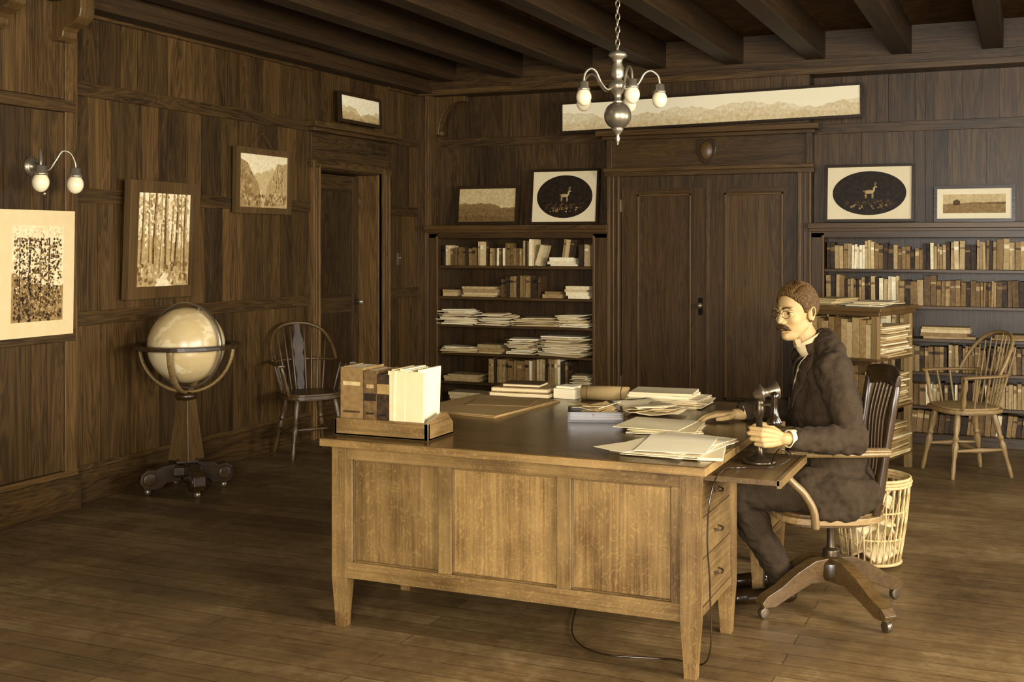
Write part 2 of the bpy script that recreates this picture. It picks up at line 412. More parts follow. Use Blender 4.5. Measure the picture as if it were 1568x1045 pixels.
shelf_unit('bookshelf',-4.98,-3.27,.09,.13)
shelf_unit('bookshelf',-1.56,1.5,.1,.1)
def stand(mb,x0,x1,z,hl,hh,tl,th,yf=YP-.005,lean=0,dep=.16):
    x=x0; g=0; gl=0
    while x<x1-.012:
        if g<=0: g=random.randint(2,6); gl=R(0,1); gw=R(.02,.045); gt=random.random()
        g-=1
        w=min(gw*R(.8,1.2),x1-x); h=hl+(hh-hl)*min(1,max(0,gl+R(-.15,.15))); t=tl+(th-tl)*min(1,max(0,gt+R(-.25,.25))); y=yf+R(0,.03)
        if random.random()<.05: t=.92
        if random.random()<.14: t=.15
        a=lean+R(-.02,.02)
        mb.box((x+w/2+math.sin(a)*h/2,y+dep/2,z+h/2),(w-.003,dep,h),M_BOOK,t,rot=(0,a,0))
        if random.random()<.6:
            t2=min(1,t+R(.12,.3)) if random.random()<.5 else max(0,t-.25)
            mb.box((x+w/2+math.sin(a)*h*(.75),y-.0005,z+h*.75),(w-.005,.003,R(.01,.035)),M_BOOK,t2,rot=(0,a,0))
        x+=w
def stack(mb,x0,x1,z,n,tl,th,yf=YP-.01,dep=.2,hmin=.012,hmax=.035,mat=None):
    q=z
    for i in range(n):
        h=R(hmin,hmax); w=(x1-x0)*R(.8,1)
        mb.box(((x0+x1)/2+R(-.02,.02),yf+dep/2+R(-.02,.02),q+h/2+.0005),(w,dep,h),mat or M_BOOK,R(tl,th),rot=(0,0,R(-.06,.06))); q+=h+.0005
    return q
def paps(mb,x0,x1,z,h,yf=YP-.03,dep=.2,tl=.7,th=.98):
    q=z
    while q<z+h:
        k=R(.003,.011); w=(x1-x0)*R(.65,1.05)
        mb.box(((x0+x1)/2+R(-.04,.04),yf+dep/2+R(-.05,.02),q+k/2),(w,dep*R(.85,1.15),k),M_PAPER,R(tl,th),rot=(R(-.03,.03),R(-.03,.03),R(-.25,.25))); q+=k
mb=MB(); z=SZ[5]+.001
stand(mb,-4.87,-4.52,z,.15,.2,.35,.8); stand(mb,-4.51,-4.40,z,.2,.22,.6,.85); stand(mb,-4.39,-4.08,z,.15,.2,.3,.8); stand(mb,-4.07,-3.96,z,.2,.235,.6,.85); stand(mb,-3.95,-3.9,z,.18,.2,.6,.8,lean=.3)
stack(mb,-3.82,-3.56,z,3,.8,.95); stand(mb,-3.7,-3.58,z+.07,.16,.2,.3,.8,lean=.15); stand(mb,-3.55,-3.44,z,.17,.23,.5,.85)
z=SZ[4]+.001
stack(mb,-4.86,-4.7,z,2,.5,.7); stack(mb,-4.66,-4.3,z,4,.45,.8); stand(mb,-4.28,-4.0,z,.16,.2,.25,.6); stand(mb,-3.97,-3.9,z,.18,.22,.2,.3); stack(mb,-3.88,-3.7,z,2,.4,.6); stack(mb,-3.66,-3.44,z,4,.75,.95,hmin=.02)
z=SZ[3]+.001
paps(mb,-4.87,-4.5,z,.06); paps(mb,-4.85,-4.55,z+.065,.06); paps(mb,-4.47,-4.18,z,.1); paps(mb,-4.13,-3.7,z,.07,tl=.6); paps(mb,-3.72,-3.45,z,.05); paps(mb,-3.75,-3.5,z+.05,.05)
z=SZ[2]+.001
paps(mb,-4.86,-4.5,z,.05); stack(mb,-4.5,-4.25,z,3,.5,.9); paps(mb,-4.2,-3.95,z,.14); paps(mb,-3.9,-3.46,z,.17,dep=.24)
z=SZ[1]+.001
stand(mb,-4.4,-3.95,z,.2,.235,.35,.6); stand(mb,-3.94,-3.6,z,.21,.235,.35,.65); stack(mb,-4.85,-4.45,z,3,.4,.7); paps(mb,-3.6,-3.45,z,.1)
z=SZ[0]+.001
stack(mb,-4.8,-4.4,z,4,.4,.8); stand(mb,-4.3,-3.5,z,.14,.18,.3,.7)
mb.finish('shelved_books_and_papers')
mb=MB()
z=SZ[5]+.001; stand(mb,-1.45,1.38,z,.15,.24,.4,.95)
z=SZ[4]+.001; stand(mb,-1.45,-.9,z,.19,.24,.45,.95); stand(mb,-.9,1.38,z,.18,.235,.3,.85)
z=SZ[3]+.001; stand(mb,-1.45,-.8,z,.17,.21,.35,.85); stack(mb,-.75,-.35,z,4,.35,.8); stack(mb,-.25,.1,z,2,.4,.7); stand(mb,.1,1.3,z,.15,.2,.3,.7)
z=SZ[2]+.001; stand(mb,-1.45,-.55,z,.17,.22,.4,.9); stand(mb,-.54,1.3,z,.15,.22,.3,.7)
z=SZ[1]+.001; stand(mb,-1.45,1.3,z,.16,.22,.3,.7)
z=SZ[0]+.001; stand(mb,-1.45,1.3,z,.13,.17,.2,.5,lean=.1)
mb.finish('shelved_books')
# ================================================================= PICTURES
def picture(name,w,h,fw,bg,loc,rz,tilt,ft=.3,matw=0,fmat=None,depth=.03,oval=None,cord=False,white=.95,extra=None,roll=0,bgt=.9):
    mb=MB(); fmat=fmat or wood('dark','x')
    if fw>0:
        for sx in (-1,1): mb.bb((sx*w/2,-depth,-h/2),(sx*(w/2-fw),0,h/2),fmat,ft)
        for sz in (-1,1): mb.bb((-w/2+fw,-depth,sz*h/2),(w/2-fw,0,sz*(h/2-fw)),fmat,ft)
    a,b=w/2-fw*.9,h/2-fw*.9
    yi=-depth*.55
    mb.bb((-a,yi,-b),(a,-depth*.2,b),M_PAPER,white)
    a2,b2=a-matw,b-matw
    if oval:
        n=48; pr=[(math.cos(2*math.pi*i/n)*oval[0],math.sin(2*math.pi*i/n)*oval[1]) for i in range(n)]
        mb.prism(pr,.001,Matrix(((1,0,0,0),(0,0,-1,yi),(0,1,0,0),(0,0,0,1))),M_ART,.08)
        a2,b2=oval
    else: mb.bb((-a2,yi-.001,-b2),(a2,yi,b2),M_ART,bgt)
    if extra: extra(mb,yi-.0012,a2,b2)
    if cord: mb.tube([(-w*.2,-.005,h/2),(0,0.0,h/2+.12),(w*.2,-.005,h/2)],.003,M_GLOSS,.3,6)
    o=mb.finish(name,loc=loc,bevel=.004 if fw>.03 else .0)
    o.rotation_euler=(Matrix.Rotation(rz,3,'Z')@Matrix.Rotation(roll,3,'Y')@Matrix.Rotation(tilt,3,'X')).to_euler(); return o
_dy=[0]
def flat(mb,y,pts,tone):
    _dy[0]=(_dy[0]+1)%40
    mb.add([(p[0],y-.00002*_dy[0],p[1]) for p in pts],[tuple(range(len(pts)))],M_ART,tone)
def ridge(mb,y,a,zb,base,amp,seed,tone,n=70,k=5.0):
    rr=random.Random(seed); ph=[rr.uniform(0,6) for _ in range(6)]
    f=lambda x: base+amp*sum(math.sin(x*k*(1.9**j)+ph[j])/(1.5**j) for j in range(6))/2
    xs=[-a+2*a*i/n for i in range(n+1)]
    _dy[0]+=1; yy=y-.00002*_dy[0]
    vs=[(x,yy,zb) for x in xs]+[(x,yy,max(zb+.001,f(x))) for x in xs]
    mb.add(vs,[(i,i+1,n+2+i,n+1+i) for i in range(n)],M_ART,tone)
def leaves(mb,y,n,xr,zr,s,tl,th):
    for i in range(n):
        x,z,q=R(*xr),R(*zr),R(s*.4,s); t=R(tl,th); a0=R(0,6)
        flat(mb,y,[(min(xr[1]+s*.2,max(xr[0]-s*.2,x+q*math.cos(-a0+2*math.pi*j/6)*R(.6,1))),min(zr[1]+s*.2,max(zr[0]-s*.2,z+q*math.sin(-a0+2*math.pi*j/6)*R(.6,1)))) for j in range(6)],t)
def art_forest(mb,y,a,b):
    _dy[0]=0
    ridge(mb,y,a,-b,-.02,.05,3,.6)
    leaves(mb,y,260,(-a+.02,a-.02),(-.06,b-.02),.022,.5,.9)
    for x,w,t in ((-.235,.010,.45),(-.19,.018,.42),(-.13,.012,.5),(-.075,.02,.38),(-.02,.010,.55),(.03,.026,.42),(.09,.012,.5),(.13,.018,.38),(.175,.010,.55),(.215,.020,.42)):
        yy=y-.0009-R(0,.0002); z0=-b+R(.08,.15); n=9
        L=[];Rr=[];C=[]
        for i in range(n):
            u=i/(n-1); zz=z0+(b-z0)*u; ww=w*(1-.45*u)*R(.85,1.15); cx_=x+.006*math.sin(u*4+x*40)
            L.append((cx_-ww,yy,zz)); C.append((cx_-ww*.1,yy,zz)); Rr.append((cx_+ww,yy,zz))
        for i in range(n-1):
            mb.add([L[i],C[i],C[i+1],L[i+1]],[(0,1,2,3)],M_ART,t-.1+R(-.05,.05)); mb.add([C[i],Rr[i],Rr[i+1],C[i+1]],[(0,1,2,3)],M_ART,t+.18+R(-.05,.05))
    leaves(mb,y-.0012,60,(-a+.02,a-.02),(.05,b-.02),.02,.45,.85)
    leaves(mb,y-.0012,160,(-a+.02,a-.02),(-b+.02,-b+.16),.024,.3,.85)
    flat(mb,y-.0021,[(-.08,-b),(.1,-b),(.045,-b+.05),(.03,-b+.09),(.01,-b+.09)],.85)
def art_valley(mb,y,a,b):
    _dy[0]=0
    ridge(mb,y,a,-b,.05,.05,8,.72)
    yy=y-.001
    mb.add([(-a,yy,-b),(-.02,yy,-b),(-.06,yy,-.02),(-.14,yy,.06),(-.2,yy,.13),(-a,yy,.16)],[tuple(range(6))],M_ART,.55)
    mb.add([(.0,yy,-b),(a,yy,-b),(a,yy,.15),(.24,yy,.13),(.17,yy,.14),(.12,yy,.05),(.05,yy,-.02)],[tuple(range(7))],M_ART,.62)
    leaves(mb,y-.0013,60,(-a+.02,-.14),(-b+.04,.07),.03,.42,.65)
    for i in range(50):
        x=R(.1,a-.03); z0=R(-b+.05,.08); mb.add([(x,yy-.0003,z0),(x+.012,yy-.0003,z0),(x+.008,yy-.0003,z0+R(.03,.05))],[(0,1,2)],M_ART,R(.35,.85))
    leaves(mb,y-.0021,110,(-a+.02,a-.02),(-b+.02,-b+.10),.02,.35,.7)
def art_range(t1,t2,lo=-.01,amp=.035,k=3.0,seed=5):
    def f(mb,y,a,b):
        _dy[0]=0
        ridge(mb,y,a,-b,lo+.02,amp,seed,t1,160,k); ridge(mb,y,a,-b,lo-.01,amp*.6,seed+1,(t1+t2)/2,160,k*1.7); ridge(mb,y,a,-b,lo-b*.5,amp*.35,seed+2,t2,160,k*2.5)
    return f
def art_tree(mb,y,a,b):
    _dy[0]=0
    ridge(mb,y,a,-b,-.05,.05,12,.5)
    yy=y-.0009
    for x,w in ((-.06,.012),(.08,.010),(-.13,.006),(.02,.006)):
        mb.add([(x-w,yy,-b),(x+w,yy,-b),(x+w*.4,yy,.2),(x-w*.4,yy,.2)],[(0,1,2,3)],M_ART,.12)
    leaves(mb,y-.0012,700,(-a+.015,a-.015),(-b+.1,b-.07),.011,.08,.45)
    leaves(mb,y-.0012,330,(-a+.015,a-.015),(-b+.08,b-.02),.008,.55,.9)
    leaves(mb,y-.0021,420,(-a+.015,a-.015),(-b+.015,-b+.16),.013,.08,.6)
def deer(mb,y,a,b):
    _dy[0]=0
    leaves(mb,y,60,(-a*.7,a*.7),(-b*.55,-b*.3),.016,.1,.28)
    leaves(mb,y,34,(-a*.5,a*.5),(-b*.72,-b*.5),.010,.35,.65)
    yy=y-.001
    def bal(c,r,t=.62): mb.ball((c[0],yy,c[1]),(r[0],.0006,r[1]),M_ART,t,12,6)
    bal((.0,.01),(.038,.016)); bal((.036,.030),(.009,.018)); bal((.048,.048),(.014,.007)); bal((-.04,.016),(.006,.004))
    for x in (-.03,-.022,.022,.03): bal((x,-.02),(.003,.026))
    for s_ in (0,.008):
        mb.tube([(.043+s_,yy,.052),(.038+s_,yy,.072),(.046+s_,yy,.087)],.0012,M_ART,.7,5); mb.tube([(.04+s_,yy,.067),(.05+s_,yy,.077)],.001,M_ART,.7,5)
r90=math.radians(90)
picture('forest_painting',.66,.74,.075,None,(XL+.05,5.98,1.56),r90,.04,.3,fmat=wood('mid','z'),depth=.05,extra=art_forest,bgt=.88)
picture('valley_picture',.68,.47,.045,None,(XL+.03,7.1,1.985),r90,.02,.4,fmat=wood('mid','z'),depth=.035,cord=True,extra=art_valley,bgt=.88)
picture('small_landscape_picture',.66,.25,.028,None,(XL+.07,8.40,2.635),r90,-.04,.2,depth=.025,extra=art_range(.8,.6,-.03,.04,9),bgt=.98)
picture('tree_print',.54,.70,0,None,(XL+.115,4.9,1.37),r90,.02,matw=.085,depth=.012,white=.78,extra=art_tree,bgt=.82)
picture('prairie_picture',.62,.36,.03,None,(-4.45,YP+.1,1.876),0,-.1,.3,depth=.025,extra=art_range(.45,.35,-.02,.03,6,9),bgt=.74)
picture('oval_deer_photograph',.64,.49,.022,None,(-3.7,YP+.09,1.942),0,-.12,.15,depth=.025,oval=(.26,.19),matw=.01,extra=deer,white=.88)
picture('oval_deer_photograph',.68,.46,.022,None,(-1.13,YP+.09,1.93),0,-.1,.5,depth=.025,oval=(.28,.175),matw=.01,extra=deer,white=.9)
def field(mb,y,a,b):
    _dy[0]=0; ridge(mb,y,a,-b,.0,.012,4,.5); flat(mb,y-.001,[(-.15,-.01),(-.1,-.01),(-.1,.02),(-.125,.035),(-.15,.02)],.25); flat(mb,y-.001,[(-.06,-.0),(a,-.005),(a,.012),(.1,.008)],.35)
picture('landscape_photograph',.58,.28,.025,None,(-.36,YP+.1,1.838),0,-.08,.2,depth=.02,matw=.045,extra=field,bgt=.75)
picture('panorama_picture',2.52,.27,.020,None,(-2.42,YP-.06,2.635),0,-.04,.2,depth=.02,extra=art_range(.88,.8,-.01,.05,4,21),bgt=1.1,roll=-.016,white=.99)
# ================================================================= SCONCE
def bulb(mb,p,s=1.0):
    x,y,z=p
    mb.lathe([(.012*s,.05*s),(.022*s,.045*s),(.024*s,.02*s),(.03*s,.015*s),(.03*s,.005*s)][::-1],(x,y,z+.02*s),M_METAL,.7,16)
    mb.ball((x,y,z-.005*s),(.036*s,.036*s,.042*s),M_GLASS,.9)
mb=MB()
mb.lathe([(.055,0),(.055,.012),(.04,.022),(.02,.03),(.015,.07),(.022,.08),(.0,.09)],(0,0,0),M_METAL,.6,24,axis=(1,0,0))
for sy in (-1,1):
    P=spline([(.06,0,0),(.10,sy*.03,-.02),(.13,sy*.05,.03),(.15,sy*.08,.085),(.18,sy*.11,.075),(.2,sy*.125,.02),(.2,sy*.125,-.03)],6)
    mb.tube(P,.006,M_METAL,.7,8); bulb(mb,(.2,sy*.125,-.09),1.25)
mb.tube([(.08,0,0),(.1,0,-.06),(.1,0,-.14)],.004,M_METAL,.6,6); mb.ball((.1,0,-.15),.01,M_METAL,.7)
mb.finish('wall_sconce',loc=(XL+.09,4.88,1.96))
# ================================================================= CHANDELIER
cx,cy=-1.97,5.9
mb=MB()
mb.lathe([(.06,0),(.06,-.02),(.03,-.05),(.0,-.06)][::-1],(0,0,CEIL-.0),M_METAL,.5)
z=CEIL-.06
i=0
while z>2.56:
    a=(i%2)*math.pi/2
    P=[(math.cos(a)*.011*math.cos(q),math.sin(a)*.011*math.cos(q),z-.02+.022*math.sin(q)) for q in [k*math.pi/5 for k in range(10)]]
    mb.tube(P,.0035,M_METAL,.6,6,closed=True); z-=.034; i+=1
mb.lathe([(.0,2.565),(.02,2.55),(.045,2.54),(.05,2.525),(.03,2.51),(.022,2.49),(.034,2.46),(.034,2.42),(.02,2.40),(.045,2.385),(.05,2.36),(.035,2.34),(.02,2.32),(.018,2.29),(.03,2.285),(.0,2.27)][::-1],(0,0,0),M_METAL,.7)
mb.ball((0,0,2.21),.072,M_METAL,.6,28,18)
mb.lathe([(.0,2.055),(.008,2.07),(.014,2.09),(.008,2.105),(.02,2.12),(.03,2.135),(.03,2.15)],(0,0,0),M_METAL,.7)
for k in range(5):
    a=math.radians(20+72*k); ca,sa=math.cos(a),math.sin(a)
    P=spline([(.03,0,2.36),(.07,0,2.345),(.11,0,2.38),(.14,0,2.43),(.175,0,2.445),(.21,0,2.42),(.22,0,2.38),(.22,0,2.35)],5)
    mb.tube([(p.x*ca,p.x*sa,p.z) for p in P],.0065,M_METAL,.75,8); bulb(mb,(.22*ca,.22*sa,2.30),1.1)
mb.finish('chandelier',loc=(cx,cy,0))
# ================================================================= GLOBE
mb=MB(); gc=Vector((0,0,.905))
t=NT('globe_map'); n=t.noise(t.coords(),3.4,6,.6,.3); c=t.ramp(n,[(.47,sep(.86)),(.5,sep(.77)),(.53,sep(.72)),(.75,sep(.80))])
t.link(c,t.p.inputs['Base Color']); t.p.inputs['Roughness'].default_value=.28; GM=t.m
mb.ball(gc,.234,GM,.9,48,30)
ax=Vector((math.sin(.4),0,math.cos(.4)))
P=[gc+Vector((.262*math.cos(a),0,.262*math.sin(a))) for a in [2*math.pi*i/48 for i in range(48)]]
mb.tube(P,[(.016,.006)]*48,M_METAL,.6,8,closed=True,flat=(0.001,1,0))
mb.tube([gc-ax*.262,gc-ax*.22],.006,M_METAL,.7); mb.tube([gc+ax*.262,gc+ax*.22],.006,M_METAL,.7)
Dz=wood('dark','x')
n=48; vs=[];fs=[]
for r,z in ((.268,-.016),(.33,-.016),(.33,.010),(.268,.010)):
    for i in range(n): a=2*math.pi*i/n; vs.append(gc+Vector((r*math.cos(a),r*math.sin(a),z)))
for j in range(4):
    for i in range(n): i2=(i+1)%n; j2=(j+1)%4; fs.append((j*n+i,j*n+i2,j2*n+i2,j2*n+i))
mb.add(vs,fs,Dz,.9,False)
for a in (math.radians(20),math.radians(110)):
    P=[gc+Vector((math.cos(a)*.295*math.cos(q),math.sin(a)*.295*math.cos(q),.295*math.sin(q)*.98)) for q in [math.pi+math.pi*i/24 for i in range(25)]]
    mb.tube(P,[(.022,.010)]*25,wood('light','x'),.2,8,flat=(-math.sin(a),math.cos(a),.001))
mb.lathe([(.05,.57),(.068,.585),(.068,.6),(.045,.615),(.03,.62)],(0,0,0),Dz,.5)
mb.lathe([(.06,.17),(.095,.185),(.095,.2),(.08,.215)],(0,0,0),wood('dark','z'),.5,4,smooth=False)
vs=[]
for w_,z in ((.078,.2),(.042,.57)):
    for sx,sy in ((-1,-1),(1,-1),(1,1),(-1,1)): vs.append((sx*w_,sy*w_,z))
mb.add(vs,[(0,1,5,4),(1,2,6,5),(2,3,7,6),(3,0,4,7),(4,5,6,7),(3,2,1,0)],wood('mid','z'),.6)
mb.lathe([(.1,.1),(.12,.115),(.12,.16),(.1,.175)],(0,0,0),wood('dark','x'),.5,4,smooth=False)
for k in range(4):
    a=math.radians(45+90*k+10); ca,sa=math.cos(a),math.sin(a)
    pr=[(.04,.075),(.13,.07),(.16,.04),(.20,.034),(.26,.04),(.29,.08),(.28,.135),(.24,.16),(.19,.155),(.15,.175),(.04,.185)]
    M=Matrix(((ca,0,sa,-sa*.036),(sa,0,-ca,ca*.036),(0,1,0,0),(0,0,0,1)))
    mb.prism(pr,.072,M,wood('dark','x'),.7)
    mb.lathe([(.0,-.044),(.036,-.044),(.04,-.038),(.04,.038),(.036,.044),(.0,.044)],(.232*ca,.232*sa,.10),wood('dark','x'),1.2,20,axis=(-sa,ca,0))
    mb.tube([(.235*ca,.235*sa,.02),(.235*ca,.235*sa,.05)],.01,M_METAL,.5); mb.ball((.235*ca,.235*sa,.022),.022,M_METAL,.6,12,8)
mb.finish('floor_globe',loc=(-4.76,5.86,0),bevel=.004)
# ================================================================= WINDSOR CHAIRS
def seat_poly(w,d,n=32,pw=2.6):
    out=[]
    for i in range(n):
        a=2*math.pi*i/n; c,s_=math.cos(a),math.sin(a)
        out.append((math.copysign(abs(c)**(2/pw),c)*d/2,math.copysign(abs(s_)**(2/pw),s_)*w/2*(1+.06*c)))
    return out
LEG=[(0,.012),(.12,.016),(.3,.013),(.42,.02),(.5,.024),(.56,.014),(.6,.023),(.64,.014),(.75,.022),(.9,.02),(1,.014)]
def turned(mb,p0,p1,prof,mat,tone=.5,n=12):
    p0=Vector(p0);p1=Vector(p1); mb.tube([p0.lerp(p1,t) for t,r in prof],[r for t,r in prof],mat,tone,n)
def windsor(name,loc,rz,pal,splat,tn=0):
    mb=MB(); Z=wood(pal,'z'); X=wood(pal,'x')
    mb.prism(seat_poly(.46,.44),.022,Matrix.Translation((0,0,.425)),X,.5+tn)
    mb.prism(seat_poly(.42,.40),.012,Matrix.Translation((0,0,.447)),X,.7+tn)
    mb.prism(seat_poly(.40,.38),.012,Matrix.Translation((0,0,.414)),X,.3+tn)
    feet=[(.2,.2),(.2,-.2),(-.22,.19),(-.22,-.19)]; tops=[(.13,.14),(.13,-.14),(-.13,.12),(-.13,-.12)]
    for (fx,fy),(tx,ty) in zip(feet,tops): turned(mb,(fx,fy,0),(tx,ty,.43),LEG,Z,.6+tn)
    mids=[Vector((fx,fy,0)).lerp(Vector((tx,ty,.43)),.42) for (fx,fy),(tx,ty) in zip(feet,tops)]
    ST=[(0,.008),(.3,.012),(.5,.017),(.7,.012),(1,.008)]
    turned(mb,mids[0],mids[2],ST,X,.5+tn); turned(mb,mids[1],mids[3],ST,X,.5+tn); turned(mb,(mids[0]+mids[2])/2,(mids[1]+mids[3])/2,ST,X,.5+tn)
    P=spline([(.17,.27,.665),(.1,.27,.668),(0,.265,.67),(-.12,.24,.672),(-.22,.14,.675),(-.245,0,.675),(-.22,-.14,.675),(-.12,-.24,.672),(0,-.265,.67),(.1,-.27,.668),(.17,-.27,.665)],5)
    rr=[(.011,.022)]*len(P); rr[0]=rr[-1]=(.01,.03); rr[1]=rr[-2]=(.011,.032)
    mb.tube(P,rr,X,.6+tn,10,flat=(0,0,1))
    for sy in (-1,1):
        turned(mb,(.13,sy*.2,.44),(.14,sy*.262,.665),[(0,.011),(.3,.018),(.5,.012),(.7,.018),(1,.01)],Z,.6+tn)
        turned(mb,(.05,sy*.2,.44),(.06,sy*.262,.668),[(0,.006),(.5,.009),(1,.006)],Z,.5+tn,8)
        turned(mb,(-.03,sy*.195,.44),(-.03,sy*.255,.668),[(0,.006),(.5,.009),(1,.006)],Z,.5+tn,8)
    H=spline([(-.1,.245,.675),(-.16,.235,.78),(-.225,.19,.88),(-.265,.1,.93),(-.275,0,.94),(-.265,-.1,.93),(-.225,-.19,.88),(-.16,-.235,.78),(-.1,-.245,.675)],6)
    mb.tube(H,.0125,X,.6+tn,10)
    for k in range(-4,5):
        if splat and k==0: continue
        y=k*.048; top=.94-.9*abs(y)**1.6*1.3
        xt=-.275+abs(y)*.22
        turned(mb,(-.17+abs(y)*.15,y*.8,.44),(xt,y*1.12,top-.012),[(0,.006),(.45,.0085),(1,.005)],Z,.5+tn,8)
    if splat:
        pr=[(.44,.018),(.5,.03),(.56,.022),(.62,.034),(.675,.04),(.72,.03),(.77,.045),(.82,.04),(.87,.022),(.93,.02)]
        poly=[(w_,z) for z,w_ in pr]+[(-w_,z) for z,w_ in reversed(pr)]
        vs=[];n_=len(poly)
        for dx in (0,.008):
            for q,z in poly: vs.append((-.172-(z-.44)*.205+dx,q,z))
        m=len(pr); fs=[]
        for i in range(m-1):
            j=n_-1-i
            fs.append((i,i+1,j-1,j)); fs.append((n_+i,n_+j,n_+j-1,n_+i+1))
        for i in range(n_): fs.append((i,(i+1)%n_,n_+(i+1)%n_,n_+i))
        mb.add(vs,fs,wood('wall','z'),.2)
    return mb.finish(name,loc=loc,rot=(0,0,rz),bevel=.0015)
windsor('windsor_chair',(-4.77,7.24,0),math.radians(-36),'mid',True,-.5)
windsor('windsor_chair',(-.37,8.40,0),math.radians(212),'light',False,-.2)
# ================================================================= DESK
mb=MB(); Ox,Oy,Oz=wood('oak','x'),wood('oak','y'),wood('oak','z'); TOP=wood('desktop','x')
x0,x1,y0,y1=-2.55,-1.05,4.03,5.66
mb.bb((x0-.035,y0-.035,.728),(x1+.035,y1+.035,.757),Ox,.7)
mb.bb((x0-.03,y0-.03,.757),(x1+.03,y1+.03,.76),TOP,.5)
def leg(x,y):
    for (wa,za),(wb,zb_) in (((.022,0),(.024,.055)),((.024,.055),(.033,.2)),((.033,.2),(.033,.728))):
        vs=[]
        for w,z in ((wa,za),(wb,zb_)):
            for sx,sy in ((-1,-1),(1,-1),(1,1),(-1,1)): vs.append((x+sx*w,y+sy*w,z))
        mb.add(vs,[(0,3,2,1),(4,5,6,7)]+[(i,(i+1)%4,4+(i+1)%4,4+i) for i in range(4)],Oz,.45 if za>0 else .8)
for yy in (y0+.033,4.6,5.2,y1-.033):
    for xx in (x0+.033,x1-.033): leg(xx,yy)
for (ya,sg) in ((y0,1),(y1,-1)):
    f=ya+sg*.008; g=ya+sg*.034
    mb.bb((x0+.066,f,.2),(x1-.066,g,.265),Ox,.4); mb.bb((x0+.066,f,.675),(x1-.066,g,.728),Ox,.3)
    for a,b in ((-2.075,-2.02),(-1.585,-1.53)): mb.bb((a,f,.265),(b,g,.675),Oz,.2)
    mb.bb((x0+.066,f,.265),(x0+.09,g,.675),Oz,.2); mb.bb((x1-.1,f,.265),(x1-.066,g,.675),Oz,.2)
    for a,b,tt in ((x0+.09,-2.075,.5),(-2.02,-1.585,1.0),(-1.53,x1-.1,.8)):
        mb.bb((a+.0,ya+sg*.029,.265),(b,ya+sg*.034,.675),Oz,tt)
        for q in (a,b-.006): mb.bb((q,ya+sg*.016,.265),(q+.006,ya+sg*.03,.675),Oz,-.3)  # dark lines round the panels, recess shade painted into the tone
        for q in (.265,.669): mb.bb((a,ya+sg*.016,q),(b,ya+sg*.03,q+.006),Ox,-.1)  # painted recess shade along the top and bottom too
for xa,sg in ((x0,1),(x1,-1)):
    for ya,yb in ((y0+.066,4.567),(5.233,y1-.066)):
        mb.bb((xa+sg*.02,ya,.2),(xa+sg*.04,yb,.728),Oy,-.2)
        mb.bb((xa+sg*.008,ya,.2),(xa+sg*.03,yb,.23),Oy,-.1); mb.bb((xa+sg*.008,ya,.695),(xa+sg*.03,yb,.728),Oy,-.1)
        for q0,q1 in ((.235,.40),(.405,.55),(.555,.69)):
            mb.bb((xa+sg*.010,ya+.004,q0),(xa+sg*.03,yb-.004,q1),Oy,R(-.2,.0))
            zc=(q0+q1)/2; yc=(ya+yb)/2
            mb.tube(spline([(xa+sg*.010,yc-.03,zc),(xa-sg*.010,yc-.025,zc-.005),(xa-sg*.013,yc,zc-.008),(xa-sg*.010,yc+.025,zc-.005),(xa+sg*.010,yc+.03,zc)],4),.0035,M_METAL,.25,8)
for yy in (4.58,5.2): mb.bb((x0+.05,yy-.01,.2),(x1-.05,yy+.01,.728),Ox,.4)
for ya,yb in ((y0+.04,4.58),(5.2,y1-.04)): mb.bb((x0+.04,ya,.2),(x1-.04,yb,.215),Ox,.2)
mb.bb((x0+.01,4.6,.64),(x0+.03,5.2,.728),Oy,.5)
mb.bb((x1-.2,4.15,.684),(-.79,4.69,.704),wood('mid','y'),.35)
mb.bb((-.80,4.15,.676),(-.785,4.69,.706),Oy,.2)
mb.finish('office_desk',bevel=.003)
DZ=.7605
mb=MB(); tx0,tx1,ty0,ty1=-2.57,-2.14,4.08,4.30
mb.bb((tx0,ty0,DZ),(tx1,ty1,DZ+.012),Ox,.4); mb.bb((tx0,ty0,DZ),(tx1,ty0+.016,DZ+.07),Ox,.5)
mb.bb((tx0,ty0,DZ),(tx0+.014,ty1,DZ+.07),Oy,.4)
mb.prism([(0,0),(.22,0),(.22,.05),(.16,.1),(0,.07)],.02,Matrix(((0,0,1,tx1-.02),(1,0,0,ty0),(0,1,0,DZ),(0,0,0,1))),Oy,.3)
mb.finish('book_tray',bevel=.003)
mb=MB(); zb=DZ+.013; bx=tx0+.018
def book(x,w,h,d,t,yo=0):
    y=ty0+.02+yo
    mb.bb((x,y,zb),(x+w,y+.006,zb+h),M_BOOK,t); mb.bb((x,y,zb),(x+.004,y+d,zb+h),M_BOOK,t); mb.bb((x+w-.004,y,zb),(x+w,y+d,zb+h),M_BOOK,t)
    mb.bb((x+.004,y+.006,zb+.003),(x+w-.004,y+d-.004,zb+h-.004),M_PAPER,.86)
    mb.bb((x+.012,y-.0012,zb+h*.72),(x+w-.012,y,zb+h*.78),M_BOOK,min(1,t+.25)); mb.bb((x+.012,y-.0012,zb+h*.3),(x+w-.012,y,zb+h*.33),M_BOOK,max(0,t-.2))
book(bx,.105,.262,.17,.40); book(bx+.108,.060,.252,.18,.30,.0); book(bx+.170,.055,.238,.18,.15); mb.bb((bx+.170,ty0+.0185,zb+.16),(bx+.225,ty0+.0205,zb+.2),M_BOOK,.5)
mb.bb((bx+.11,ty0+.0185,zb+.13),(bx+.166,ty0+.0205,zb+.16),M_BOOK,.1)
for i in range(10):
    xx=bx+.228+i*.0135; mb.box((xx+.006,ty0+.11+R(-.006,.01),zb+.13),(.0115,.17,R(.25,.27)),M_PAPER,R(.75,.88),rot=(0,.03,R(-.03,.03)))
